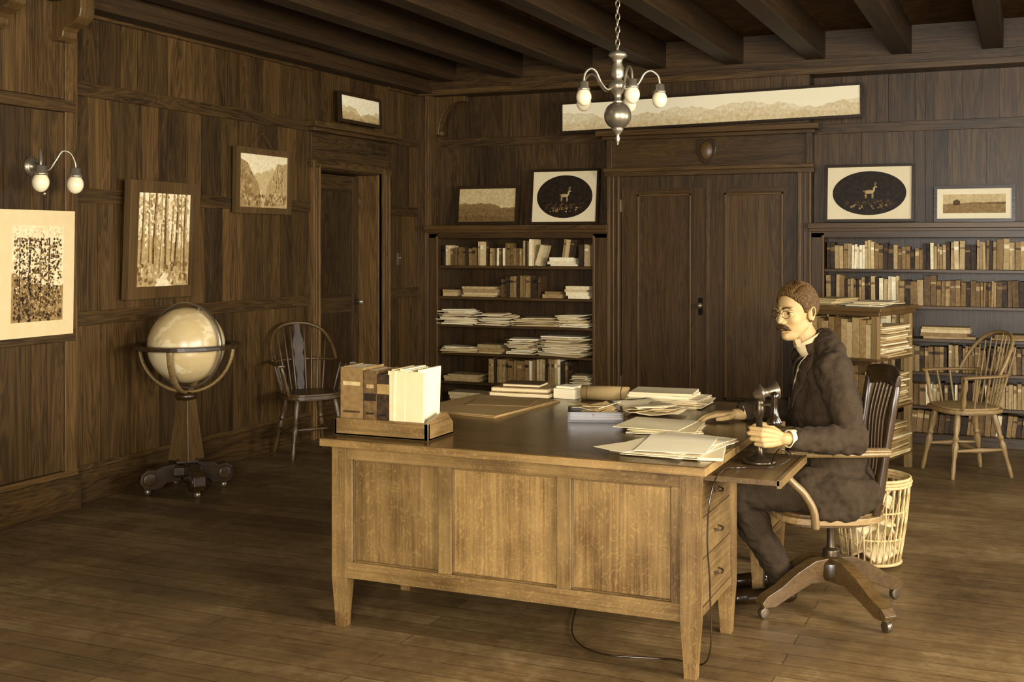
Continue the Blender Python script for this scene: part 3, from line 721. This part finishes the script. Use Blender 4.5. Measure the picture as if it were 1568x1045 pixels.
for i in range(3): mb.box((bx+.30,ty0+.022+i*.003,zb+.128),(.165,.002,.25),M_PAPER,.80,rot=(.01*i,R(-.03,.03),-.04))
mb.finish('reference_books',bevel=.0015)
def sheet(mb,c,w,d,rz,z,h=.002,t=.97,tilt=0):
    mb.box((c[0],c[1],z+h/2),(w,d,h),M_PAPER,t-.05,rot=(tilt,0,rz))
mb=MB(); sheet(mb,(-2.36,5.08),.48,.62,-.12,DZ,.006,.5); sheet(mb,(-2.35,5.07),.46,.60,-.10,DZ+.007,.004,.58); sheet(mb,(-2.3,5.15),.3,.22,.2,DZ+.012,.002,.54); mb.finish('drawing_portfolio')
mb=MB()
z=DZ
for i in range(9):
    sheet(mb,(-1.22+R(-.025,.025),4.33+R(-.03,.03)),.30,.42,R(-.2,.16)-.1,z,.002,R(.85,.97)); z+=.0022
sheet(mb,(-1.33,4.22),.16,.3,-.5,z,.002,.88); sheet(mb,(-1.2,4.3),.26,.38,.12,z+.0025,.002,.95); sheet(mb,(-1.06,4.27),.09,.3,.2,DZ+.001,.01,.85)
z=DZ
for i in range(6):
    sheet(mb,(-1.40+R(-.03,.03),4.78+R(-.02,.02)),.28,.30,R(-.35,.35)+.15,z,.0025,R(.8,.97)); z+=.0028
mb.finish('paper_stack',bevel=.0005)
mb=MB(); z=DZ
for i in range(12):
    sheet(mb,(-1.57+R(-.03,.03),5.5+R(-.02,.02)),.34,.24,R(-.15,.15),z,.003,R(.75,.95)); z+=.0034
for i in range(2):
    mb.box((-1.6,5.5,z+.006),(.3,.22,.012),M_PAPER,R(.7,.9),rot=(0,0,.1*i)); z+=.0125
mb.finish('paper_stack')
mb=MB()
def crumple(mb,c,w,d,rz,t):
    n,m=9,7; vs=[];fs=[]; ca,sa=math.cos(rz),math.sin(rz)
    ph=R(0,6)
    for i in range(n):
        for j in range(m):
            u,v=i/(n-1)-.5,j/(m-1)-.5
            h=.004+.016*abs(math.sin(u*5+ph))*abs(u)*2+.014*abs(math.cos(v*4+ph))*abs(v)+R(0,.002)
            x,y=u*w,v*d; vs.append((c[0]+x*ca-y*sa,c[1]+x*sa+y*ca,c[2]+h))
    for i in range(n-1):
        for j in range(m-1): a=i*m+j; fs.append((a,a+m,a+m+1,a+1))
    mb.add(vs,fs,M_PAPER,t,True)
for k in range(5): crumple(mb,(-1.54+R(-.06,.06),5.16+R(-.06,.06),DZ+.008*k),.26,.2,R(-.8,.8),R(.75,.92))
o=mb.finish('loose_papers'); s_=o.modifiers.new('s','SOLIDIFY'); s_.thickness=.0012
mb=MB(); DX=wood('dark','x'); mb.bb((-.12,-.1,0),(.12,.1,.012),DX,.5)
for a,b in (((-.12,-.1,0),(.12,-.09,.045)),((-.12,.09,0),(.12,.1,.045)),((-.12,-.1,0),(-.11,.1,.045)),((.11,-.1,0),(.12,.1,.045))): mb.bb(a,b,DX,.7)
for i in range(7): mb.box((R(-.05,.05),R(-.04,.04),.03+i*.006),(R(.1,.15),R(.08,.12),.002),M_PAPER,R(.4,.95),rot=(R(-.3,.3),R(-.3,.3),R(-1,1)))
mb.finish('photo_box',loc=(-1.74,4.90,DZ),rot=(0,0,.35))
mb=MB(); mb.tube([(-.12,0,.036),(.12,0,.036)],.036,M_PAPER,.58,24); mb.tube([(-.121,0,.036),(-.119,0,.036)],.03,M_PAPER,.35,24)
mb.tube([(-.09,0,.036),(-.085,0,.036)],.0368,M_PAPER,.3,24); mb.tube([(.085,0,.036),(.09,0,.036)],.0368,M_PAPER,.3,24); mb.finish('rolled_chart',loc=(-1.90,5.5,DZ),rot=(0,0,.05))
mb=MB(); q=DZ
for w,d,h,t in ((.32,.22,.026,.3),(.3,.20,.022,.55),(.2,.15,.018,.25)):
    mb.bb((-w/2,-d/2,q),(w/2,d/2,q+.004),M_BOOK,t); mb.bb((-w/2+.004,-d/2+.004,q+.004),(w/2-.004,d/2-.004,q+h-.004),M_PAPER,.8); mb.bb((-w/2,-d/2,q+h-.004),(w/2,d/2,q+h),M_BOOK,t); mb.bb((-w/2,-d/2,q),(-w/2+.004,d/2,q+h),M_BOOK,t); q+=h
mb.finish('book_stack',loc=(-2.34,5.53,0),rot=(0,0,.08))
mb=MB(); mb.bb((-.06,-.06,0),(.06,.06,.05),M_PAPER,.88); mb.bb((-.05,-.05,.05),(.05,.05,.062),M_PAPER,.95); mb.finish('index_card_box',loc=(-2.10,5.53,DZ),rot=(0,0,-.15),bevel=.003)
# ---- telephone
mb=MB()
mb.lathe([(.066,0),(.066,.01),(.06,.016),(.03,.024),(.016,.035),(.013,.06),(.012,.17),(.018,.18),(.02,.21),(.016,.225),(.02,.24),(.0,.25)],(0,0,0),M_METAL,.25,28)
dm=Vector((.75,.5,.15)).normalized()
mb.lathe([(.015,0),(.022,.012),(.034,.02),(.036,.028),(.018,.036),(.016,.05),(.024,.07),(.034,.088),(.034,.092),(.02,.075),(.0,.06)],Vector((-.0,0,.262))-dm*.02,M_METAL,.45,24,axis=dm)
mb.tube(spline([(0,0,.215),(.03,-.02,.225),(.066,-.045,.225)],4),.005,M_METAL,.5,8)
mb.lathe([(.028,0),(.03,.012),(.018,.03),(.013,.05),(.013,.10),(.018,.115),(.0,.125)],(.066,-.045,.155),M_GLOSS,.08,20)
mb.finish('candlestick_telephone',loc=(-.925,4.46,.7045))
mb=MB()
P=spline([(-.87,4.41,.715),(-.83,4.36,.78),(-.80,4.40,.74),(-.86,4.35,.712),(-.97,4.30,.71),(-1.005,4.2,.715),(-1.02,4.1,.66),(-1.03,4.08,.5),(-1.025,4.1,.3),(-1.04,4.12,.05),(-1.2,4.2,.006),(-1.45,4.15,.006),(-1.62,4.3,.006),(-1.75,4.7,.006)],8)
mb.tube(P,.003,M_GLOSS,.08,6); mb.finish('telephone_cord')
# ================================================================= LOW BOOKCASE
mb=MB(); Lz,Lx=wood('mid','z'),wood('mid','x')
W2,D2=.30,.29
for sx in (-1,1):
    for sy in (-1,1): mb.box((sx*(W2-.025),sy*(D2-.025),.55),(.045,.045,1.1),wood('light','z'),.2)
for z in (.12,.45,.78): mb.bb((-W2,-D2,z-.02),(W2,D2,z),Lx,.6)
mb.bb((-W2-.03,-D2-.03,1.09),(W2+.03,D2+.03,1.115),Lx,.8); mb.bb((-W2-.015,-D2-.015,1.06),(W2+.015,D2+.015,1.09),Lx,.5)
mb.bb((-.01,-D2+.03,.1),(.01,D2-.03,1.08),Lz,.2)
for z in (.12,.45,.78):
    x=-W2+.05
    while x<W2-.07:
        w_=R(.03,.05); mb.bb((x,-D2+.01,z),(x+w_-.002,-D2+.18,z+R(.22,.27)),M_BOOK,R(.3,.75)); x+=w_
    for i in range(16): mb.box((W2-.1+R(-.01,.03),R(-.02,.05),z+.006+i*.013),(.18,.4,.011),M_PAPER,R(.45,.9),rot=(0,0,R(-.08,.08)))
for i in range(4): mb.box((-.15+R(-.03,.03),R(-.03,.03),1.12+i*.011),(.22,.3,.01),M_PAPER,R(.5,.9),rot=(0,0,R(-.2,.2)))
for i in range(5): mb.box((.14+R(-.03,.03),R(-.05,.05),1.12+i*.006),(.24,.32,.005),M_PAPER,R(.75,.95),rot=(0,0,R(-.3,.3)))
mb.finish('low_bookcase',loc=(-1.08,8.31,0),rot=(0,0,math.radians(-17)),bevel=.003)
# ================================================================= BASKET
mb=MB(); n=30
for k in range(n):
    a=2*math.pi*k/n
    for da,tn in ((0,.7),(.55,.55)):
        P=[]
        for i in range(7):
            q=i/6; r=.132+.045*q+.006*math.sin(q*3); aa=a+da*(q-.5)*(1 if da else 0); P.append((r*math.cos(aa),r*math.sin(aa),.02+.38*q))
        mb.tube(P,.0038,M_WICK,tn,6)
for z,r in ((.02,.135),(.14,.149),(.27,.165),(.39,.179),(.405,.182),(.42,.178)):
    mb.tube([(r*math.cos(2*math.pi*i/40),r*math.sin(2*math.pi*i/40),z) for i in range(40)],.008 if z>.38 or z<.03 else .005,M_WICK,.65,8,closed=True)
mb.lathe([(.0,.012),(.132,.012),(.132,.022),(.0,.022)],(0,0,0),M_WICK,.5)
for i in range(10): mb.box((R(-.05,.05),R(-.05,.05),.08+i*.032),(.17,.14,.012),M_PAPER,R(.7,.95),rot=(R(-.7,.7),R(-.7,.7),R(0,3)))
mb.finish('wicker_wastebasket',loc=(-.68,5.87,0))
# ================================================================= SWIVEL CHAIR
f3=Vector((-.92,-.38,0)).normalized(); yaw=math.atan2(f3.y,f3.x)
mb=MB(); Z=wood('light','z'); X=wood('mid','x'); D=wood('dark','z')
mb.lathe([(.035,.2),(.035,.25),(.018,.26),(.018,.36),(.05,.365),(.06,.385)],(0,0,0),M_METAL,.3)
mb.lathe([(.06,.13),(.07,.15),(.065,.2),(.03,.23)],(0,0,0),D,.5)
for k in range(4):
    a=math.radians(47+90*k)-yaw
    ca,sa=math.cos(a),math.sin(a)
    pr=[(.02,.12),(.12,.125),(.22,.085),(.30,.05),(.355,.05),(.365,.07),(.34,.095),(.27,.125),(.19,.175),(.10,.215),(.02,.22)]
    M=Matrix(((ca,0,sa,-sa*.028),(sa,0,-ca,ca*.028),(0,1,0,0),(0,0,0,1)))
    mb.prism(pr,.056,M,wood('mid','x'),.0)
    mb.tube([(.34*ca,.34*sa,.03),(.34*ca,.34*sa,.06)],.01,M_METAL,.5,10)
    mb.lathe([(.0,-.012),(.022,-.012),(.024,0),(.022,.012),(.0,.012)],(.34*ca,.34*sa,.024),M_METAL,.4,16,axis=(-sa,ca,0))
mb.M=Matrix.Translation((.035,0,0))
mb.prism(seat_poly(.49,.46,pw=3),.025,Matrix.Translation((0,0,.405)),wood('light','x'),.1)
mb.prism(seat_poly(.45,.42,pw=3),.012,Matrix.Translation((0,0,.43)),X,.6)
mb.prism(seat_poly(.4,.38,pw=3),.02,Matrix.Translation((0,0,.385)),X,.3)
for sy in (-1,1):
    P=spline([(-.21,sy*.20,.69),(-.05,sy*.25,.695),(.1,sy*.275,.70),(.19,sy*.28,.695),(.225,sy*.28,.66),(.2,sy*.275,.60),(.14,sy*.265,.54),(.10,sy*.26,.47),(.09,sy*.255,.40)],6)
    mb.tube(P,[(.030,.016)]*len(P),Z,-.2,10,flat=(0,1,0.001))
    P2=spline([(-.21,sy*.20,.702),(-.05,sy*.25,.709),(.1,sy*.275,.714),(.2,sy*.28,.706)],5)
    mb.tube(P2,[(.009,.034)]*len(P2),Z,.0,10,flat=(0,0,1))
    turned(mb,(-.17,sy*.17,.42),(-.25,sy*.195,.96),[(0,.018),(.2,.022),(.5,.017),(.8,.018),(1,.016)],D,.8)
P=spline([(-.25,-.21,.965),(-.275,-.11,.98),(-.285,0,.985),(-.275,.11,.98),(-.25,.21,.965)],6)
mb.tube(P,[(.042,.012)]*len(P),wood('dark','y'),.9,12,flat=(-.15,0,1))
for k in range(-3,4):
    y=k*.047; P=[(-.185,y*.9,.43),(-.22,y*.95,.6),(-.235,y,.8),(-.27,y*1.03,.95)]
    mb.tube(spline(P,4),[(.013,.006)]*13,D,.8,8,flat=(0,1,0))
mb.finish('swivel_armchair',loc=(-.75,5.07,0),rot=(0,0,yaw),bevel=.002)
# ================================================================= MAN
man=empty('seated_man',(-.73,5.04,0))
P0=Vector((-.73,5.04,0)); lf=Vector((-f3.y,f3.x,0))
def ML(x,y,z): return P0+f3*x+lf*y+Vector((0,0,z))
RM=Matrix((f3,lf,Vector((0,0,1)))).transposed()
def own(o): o.parent=man; o.matrix_parent_inverse=Matrix.Translation(-P0); return o
def blob(mb,name,vox,it,fac=.5,disp=None):
    o=mb.finish(name)
    r=o.modifiers.new('r','REMESH'); r.mode='VOXEL'; r.voxel_size=vox; r.use_smooth_shade=True
    s=o.modifiers.new('s','SMOOTH'); s.factor=fac; s.iterations=it
    if disp:
        for j,(st,sc) in enumerate(disp):
            tx=bpy.data.textures.new(name+'_folds%d'%j,'CLOUDS'); tx.noise_scale=sc; tx.noise_depth=1
            d=o.modifiers.new('d','DISPLACE'); d.texture=tx; d.strength=st; d.mid_level=.5; d.texture_coords='LOCAL'
    for p in o.data.polygons: p.use_smooth=True
    return own(o)
def toned(name,base,tone):
    m=base.copy(); m.name=name
    for n in m.node_tree.nodes:
        if n.type=='ATTRIBUTE':
            out=n.outputs['Fac']; ls=[l.to_socket for l in out.links]
            v=m.node_tree.nodes.new('ShaderNodeValue'); v.outputs[0].default_value=tone
            for s in ls: m.node_tree.links.new(v.outputs[0],s)
    return m
MC=toned('suit_coat',M_CLOTH,.16); MT=toned('suit_trousers',M_CLOTH,.155); MS=toned('skin_tone',M_SKIN,.54); MW=toned('linen',M_PAPER,.80); MTIE=toned('tie_silk',M_CLOTH,.04); MSH=toned('shoe_leather',M_GLOSS,.1); MLAP=toned('lapel_wool',M_CLOTH,.19)
phone=Vector((-.925,4.46,.7045))
stem=phone+Vector((0,0,.10))
shL=ML(.055,.185,1.04); elL=Vector((-.62,4.755,.76))
xd=(stem-elL); xd.z=0.04; xd.normalize()
zd=(Vector((xd.y,-xd.x,0))).normalized()
if zd.dot(Vector((.66,-.74,0)))<0: zd=-zd
wL=stem-xd*.085+zd*.03
shR=ML(.06,-.18,1.04); elR=Vector((-.92,5.33,.80)); wR=Vector((-1.16,5.10,.80))
mb=MB()
mb.ball(ML(-.01,0,.53),(.165,.20,.12),MC,rot=RM); mb.ball(ML(.01,0,.66),(.145,.18,.16),MC,rot=RM)
mb.ball(ML(.04,0,.86),(.14,.19,.21),MC,rot=RM); mb.ball(ML(.045,0,1.0),(.115,.185,.10),MC,rot=RM)
mb.chain([(ML(.045,-.155,1.055),.058),(ML(.04,-.07,1.10),.058),(ML(.04,0,1.12),.062),(ML(.04,.07,1.10),.058),(ML(.045,.155,1.055),.058)],MC)
mb.chain([(ML(.0,.13,.52),.095),(ML(.13,.12,.53),.092)],MC); mb.chain([(ML(.0,-.13,.52),.095),(ML(.13,-.12,.53),.092)],MC)
mb.chain([(ML(-.10,.14,.52),.06),(ML(-.02,.19,.47),.04),(ML(.10,.20,.45),.03)],MC)
mb.chain([(shL,.072),(shL.lerp(elL,.5),.067),(elL,.060),(elL.lerp(wL,.5),.052),(elL.lerp(wL,.82),.042)],MC)
mb.chain([(shR,.072),(shR.lerp(elR,.5),.067),(elR,.060),(elR.lerp(wR,.5),.052),(elR.lerp(wR,.84),.042)],MC)
coat=blob(mb,'coat',.008,5,.5,[(.03,.10),(.018,.035)])
mb=MB()
kL=Vector((-1.10,4.835,.51)); aL=Vector((-.96,5.06,.13)); kR=Vector((-1.15,5.03,.51)); aR=Vector((-1.05,5.27,.13))
mb.chain([(ML(.0,.09,.51),.095),(ML(.15,.1,.52),.090),(kL,.070),(kL.lerp(aL,.4),.068),(kL.lerp(aL,.8),.058),(aL,.06)],MT)
mb.chain([(ML(.0,-.09,.51),.095),(ML(.15,-.1,.52),.090),(kR,.070),(kR.lerp(aR,.4),.068),(kR.lerp(aR,.8),.058),(aR,.06)],MT)
blob(mb,'trousers',.008,4,.5,[(.022,.09),(.014,.035)])
mb=MB()
for a,tdir in ((aL,Vector((-.85,-.5,0)).normalized()),(aR,Vector((-.85,-.5,0)).normalized())):
    g=Vector((a.x,a.y,0))
    mb.chain([(g-tdir*.04+Vector((0,0,.036)),.034),(g+tdir*.06+Vector((0,0,.036)),.034),(g+tdir*.15+Vector((0,0,.032)),.032),(g+tdir*.19+Vector((0,0,.028)),.026)],MSH)
    mb.chain([(g+Vector((0,0,.04)),.036),(g+Vector((0,0,.11)),.036)],MSH)
blob(mb,'shoes',.005,3)
ex=Vector((-.48,-.875,-.06)).normalized(); ez0=Vector((0,0,1)); ey=ez0.cross(ex).normalized(); ez=ex.cross(ey)
HC=Vector((-.880,4.965,1.250)); HM=Matrix((ex,ey,ez)).transposed()
HS=.96
def smin(a,b,k):
    h=np.clip(.5+.5*(b-a)/k,0,1); return b+(a-b)*h-k*h*(1-h)
def smax(a,b,k): return -smin(-a,-b,k)
def ell(p,c,r):
    q=p-np.array(c); r=np.array(r); k0=np.linalg.norm(q/r,axis=-1); k1=np.linalg.norm(q/(r*r),axis=-1)+1e-9
    return k0*(k0-1)/k1
def cap(p,a,b,r0,r1):
    a=np.array(a);b=np.array(b); pa=p-a; ba=b-a; h=np.clip((pa@ba)/(ba@ba),0,1)
    return np.linalg.norm(pa-h[...,None]*ba,axis=-1)-(r0+(r1-r0)*h)
def headsdf(p):
    p=p.copy(); q=p.copy(); q[...,1]=np.abs(q[...,1])
    d=ell(p,(-.018,0,.032),(.098,.074,.086))
    d=smin(d,ell(p,(.018,0,-.025),(.070,.058,.088)),.02)
    d=smin(d,ell(p,(.054,0,-.099),(.030,.026,.020)),.02)
    d=smin(d,cap(q,(.0,.052,-.055),(.045,.024,-.095),.016,.014),.02)
    d=smin(d,ell(q,(.060,.038,-.024),(.016,.015,.015)),.02)
    d=smin(d,cap(q,(.086,.012,.022),(.074,.044,.024),.0085,.007),.01)
    d=smax(d,-ell(q,(.100,.030,.003),(.020,.018,.013)),.008)
    d=smin(d,cap(p,(.088,0,.016),(.106,0,-.030),.0065,.0105),.007)
    d=smin(d,ell(q,(.094,.012,-.036),(.011,.007,.0075)),.005)
    d=smin(d,cap(q,(.090,.0,-.062),(.080,.022,-.066),.0075,.005),.006)
    d=smin(d,cap(q,(.087,.0,-.078),(.078,.015,-.077),.0075,.005),.006)
    d=smin(d,ell(q,(.072,.030,.003),(.0125,.0135,.0125)),.002)
    return d
NT_,NP_=220,280
th_=np.linspace(0,math.pi,NT_); ph_=np.linspace(0,2*math.pi,NP_,endpoint=False)
TH,PH=np.meshgrid(th_,ph_,indexing='ij')
DIR=np.stack([np.sin(TH)*np.cos(PH),np.sin(TH)*np.sin(PH),np.cos(TH)],-1)
rad=np.full(TH.shape,.17)
for _ in range(70): rad=rad-.7*headsdf(DIR*rad[...,None])
PTSH=DIR*rad[...,None]
def gridmesh(name,pts,mat,tone,facetone=None):
    mb=MB(); n=NP_; fs=[]
    for i in range(NT_-1):
        for k in range(n): k2=(k+1)%n; fs.append((i*n+k,(i+1)*n+k,(i+1)*n+k2,i*n+k2))
    vs=[HC+HM@Vector(p*HS) for p in pts.reshape(-1,3)]
    mb.add(vs,fs,mat,tone,True)
    if facetone is not None: mb.t=[float(facetone[i,k]) for i in range(NT_-1) for k in range(n)]
    return own(mb.finish(name))
X_,Y_,Z_=PTSH[...,0],np.abs(PTSH[...,1]),PTSH[...,2]
ft=np.full(X_.shape,.54)
eye=((Y_-.030)**2/.012**2+(Z_-.003)**2/.0045**2<1)&(X_>.05); ft[eye]=.52
iris=((Y_-.030)**2+(Z_-.003)**2<.0048**2)&(X_>.05); ft[iris]=.08
lid=((Y_-.030)**2/.014**2+(Z_-.0085)**2/.0018**2<1)&(X_>.05); ft[lid]=.2
lip=(Z_<-.068)&(Z_>-.083)&(Y_<.020)&(X_>.07); ft[lip]=.40
mouth=(np.abs(Z_+.070)<.0016)&(Y_<.023)&(X_>.07); ft[mouth]=.2
gridmesh('head',PTSH,M_SKIN,.7,ft)
gx=np.interp(X_,[-.12,-.04,-.012,-.002,.018,.035,.052,.068,.1],[-.065,-.058,-.03,.0,.0,.035,.052,.080,.086])
mask=1/(1+np.exp(-(Z_-gx)/.0025))
str_=.0018*np.sin(PH*37+6*np.sin(TH*5))+.0012*np.sin(PH*61+TH*20)
part=np.exp(-((PTSH[...,1]-.035)/.005)**2)*(Z_>.08)*.005
rh=rad+mask*(.008+str_-part+.009*np.clip((Z_-.06)/.06,0,1))-(1-mask)*.008
gridmesh('hair',DIR*rh[...,None],M_HAIR,.22)
def HP(x,y,z): return HC+HM@Vector((x*HS,y*HS,z*HS))
mb=MB()
for sy in (-1,1):
    mb.ball(HP(-.008,sy*.073,-.006),(.014,.008,.026),MS,rot=HM)
    R_=[HP(-.018+.015*math.cos(a)*(.8 if math.sin(a)<0 else 1.1),sy*(.080+.003*math.sin(a)),-.004+.028*math.sin(a)) for a in [2*math.pi*i/20 for i in range(20)]]
    mb.tube(R_,.0038,MS,.5,8,closed=True)
mb.chain([(HP(-.025,0,-.05),.052),(HP(-.03,0,-.08),.052),(ML(.085,0,1.08),.056)],MS)
blob(mb,'neck_and_ears',.003,2)
mb=MB()
for sy in (-1,1):
    mb.chain([(HP(.098,0,-.053),.008),(HP(.095,sy*.013,-.056),.0105),(HP(.087,sy*.025,-.062),.0085),(HP(.079,sy*.034,-.069),.0035)],M_HAIR)
o=blob(mb,'moustache',.002,2); o.data.materials.clear(); o.data.materials.append(toned('moustache_hair',M_HAIR,.16))
mb=MB()
for sy in (-1,1): mb.tube(spline([HP(.095,sy*.010,.022),HP(.090,sy*.028,.029),HP(.074,sy*.047,.023)],5),[(.004,.0022)]*11,M_HAIR,.16,8)
own(mb.finish('eyebrows'))
mb=MB()
for sy in (-1,1):
    mb.tube([HP(.105-.010*max(0,math.cos(a)),sy*(.031+.018*math.cos(a)),.016*math.sin(a)) for a in [2*math.pi*i/28 for i in range(28)]],.0013,M_METAL,.25,6,closed=True)
mb.tube(spline([HP(.105,-.013,.003),HP(.112,0,.008),HP(.105,.013,.003)],5),.0013,M_METAL,.25,6)
own(mb.finish('spectacles'))
mb=MB()
nb=ML(.10,0,1.12)
nax=(HP(-.03,0,-.08)-ML(.085,0,1.08)).normalized()
mb.lathe([(.063,-.03),(.065,.0),(.061,.024),(.057,.024),(.059,-.02)],nb,MW,.97,28,axis=nax)
fr=(f3*1.2+ex).normalized()
for sy in (-1,1):
    s2=Vector((-fr.y,fr.x,0))*sy
    a=nb+fr*.066+nax*.024; mb.add([a+s2*.003,a+s2*.034-fr*.012,a+s2*.030-nax*.040+fr*.004,a+s2*.010-nax*.036+fr*.010],[(0,1,2,3),(3,2,1,0)],MW,.97)
for e_,w_ in ((elL,wL),(elR,wR)):
    d=(w_-e_).normalized(); L_=(w_-e_).length
    mb.lathe([(.032,L_*.84),(.036,L_*.85),(.034,L_*.93),(.030,L_*.93),(.030,L_*.85)],e_,MW,.97,24,axis=d)
own(mb.finish('collar_and_cuffs'))
def patch(name,c4,mat,off,n=14,th=.002):
    a,b,c,d=[Vector(q) for q in c4]; mb=MB(); vs=[];fs=[]
    for i in range(n):
        for j in range(n):
            u,v=i/(n-1),j/(n-1); vs.append(a.lerp(b,u).lerp(d.lerp(c,u),v))
    for i in range(n-1):
        for j in range(n-1): k=i*n+j; fs.append((k,k+n,k+n+1,k+1))
    mb.add(vs,fs,mat,.5,True); o=mb.finish(name)
    s=o.modifiers.new('w','SHRINKWRAP'); s.target=coat; s.wrap_method='NEAREST_SURFACEPOINT'; s.wrap_mode='ABOVE_SURFACE'; s.offset=off
    s=o.modifiers.new('t','SOLIDIFY'); s.thickness=th; s.offset=1
    return own(o)
patch('shirt_front',[ML(.13,-.055,1.11),ML(.13,.055,1.11),ML(.20,.012,.90),ML(.20,-.012,.90)],MW,.003)
patch('necktie',[ML(.15,-.012,1.11),ML(.15,.012,1.11),ML(.21,.020,.90),ML(.21,-.020,.90)],MTIE,.008)
for sy,nm in ((1,'lapel_left'),(-1,'lapel_right')):
    patch(nm,[ML(.08,sy*.060,1.14),ML(.12,sy*.110,1.02),ML(.21,sy*.03,.84),ML(.20,sy*.0,.86)],MLAP,.006,14,.005)
mb=MB()
P=[]
for i in range(21):
    a=math.radians(60+240*i/20); P.append(nb-nax*.008+f3*(.076*math.cos(a)-.004)+lf*(.076*math.sin(a))+Vector((0,0,-.028*math.cos(a)-.004)))
mb.tube(P,[(.024,.008)]*21,MLAP,.5,10,flat=nax); own(mb.finish('coat_collar'))
def hand(name,W,X,Zd,Y,curls,thumb,spread=.05):
    X=X.normalized();Y=Y.normalized();Zd=Zd.normalized()
    P=lambda x,y,z:W+X*x+Y*y+Zd*z
    mb=MB()
    K=[(.092,.030),(.096,.010),(.091,-.010),(.083,-.028)]; LN=[(.042,.026,.020),(.046,.029,.021),(.042,.027,.020),(.033,.021,.018)]
    mb.chain([(P(-.03,0,0),.025),(P(.0,0,0),.024)],MS)
    for (kx,ky) in K: mb.chain([(P(.012,ky*.45,0),.015),(P(kx*.6,ky*.85,-.001),.0135),(P(kx,ky,0),.0112)],MS)
    mb.chain([(P(.03,.022,-.008),.015),(P(.055,-.02,-.006),.013)],MS)
    for i,((kx,ky),ln,cu) in enumerate(zip(K,LN,curls)):
        a=0; p=Vector((kx,ky,0)); ch=[(P(*p),.0105)]; r=.0095 if i<3 else .0085; sp=(1.5-i)*spread
        for L,c in zip(ln,cu):
            a+=c; p=p+Vector((math.cos(a)*L,math.sin(sp)*L*math.cos(a),-math.sin(a)*L)); r*=.91; ch.append((P(*p),r))
        mb.chain(ch,MS,n=12)
    mb.chain([(P(*q),r) for q,r in thumb],MS,n=12)
    return blob(mb,name,.0024,2,.4)
hand('left_hand',wL,xd,zd,Vector((0,0,1)),[(.75,1.15,.7),(.8,1.2,.7),(.85,1.2,.7),(.9,1.2,.7)],[((.02,.022,-.006),.014),((.05,.042,-.018),.0125),((.078,.046,-.034),.011),((.098,.036,-.046),.0095)],.02)
xr=Vector((-.90,-.42,0)).normalized(); wR2=Vector((wR.x,wR.y,.79))
# right hand, palm down: thumb on the man's left side of the palm
hand('right_hand',wR2,xr,Vector((0,0,1)),Vector((-xr.y,xr.x,0)),[(.25,.35,.25),(.22,.35,.25),(.22,.4,.25),(.25,.4,.3)],[((.02,.02,-.004),.014),((.045,.046,-.008),.012),((.07,.056,-.012),.0105),((.092,.054,-.014),.009)],.07)
# ================================================================= CAMERA
cam=bpy.data.cameras.new('camera'); cam.lens=36*1800/1568; cam.sensor_width=36; cam.shift_y=-.0961; cam.clip_start=.05
co=bpy.data.objects.new('camera',cam); col.objects.link(co); co.location=(0,0,1.54); co.rotation_euler=(r90,0,math.radians(23.6)); scene.camera=co
scene.view_settings.view_transform='Standard'; scene.view_settings.look='None'
scene.view_settings.exposure=-.05
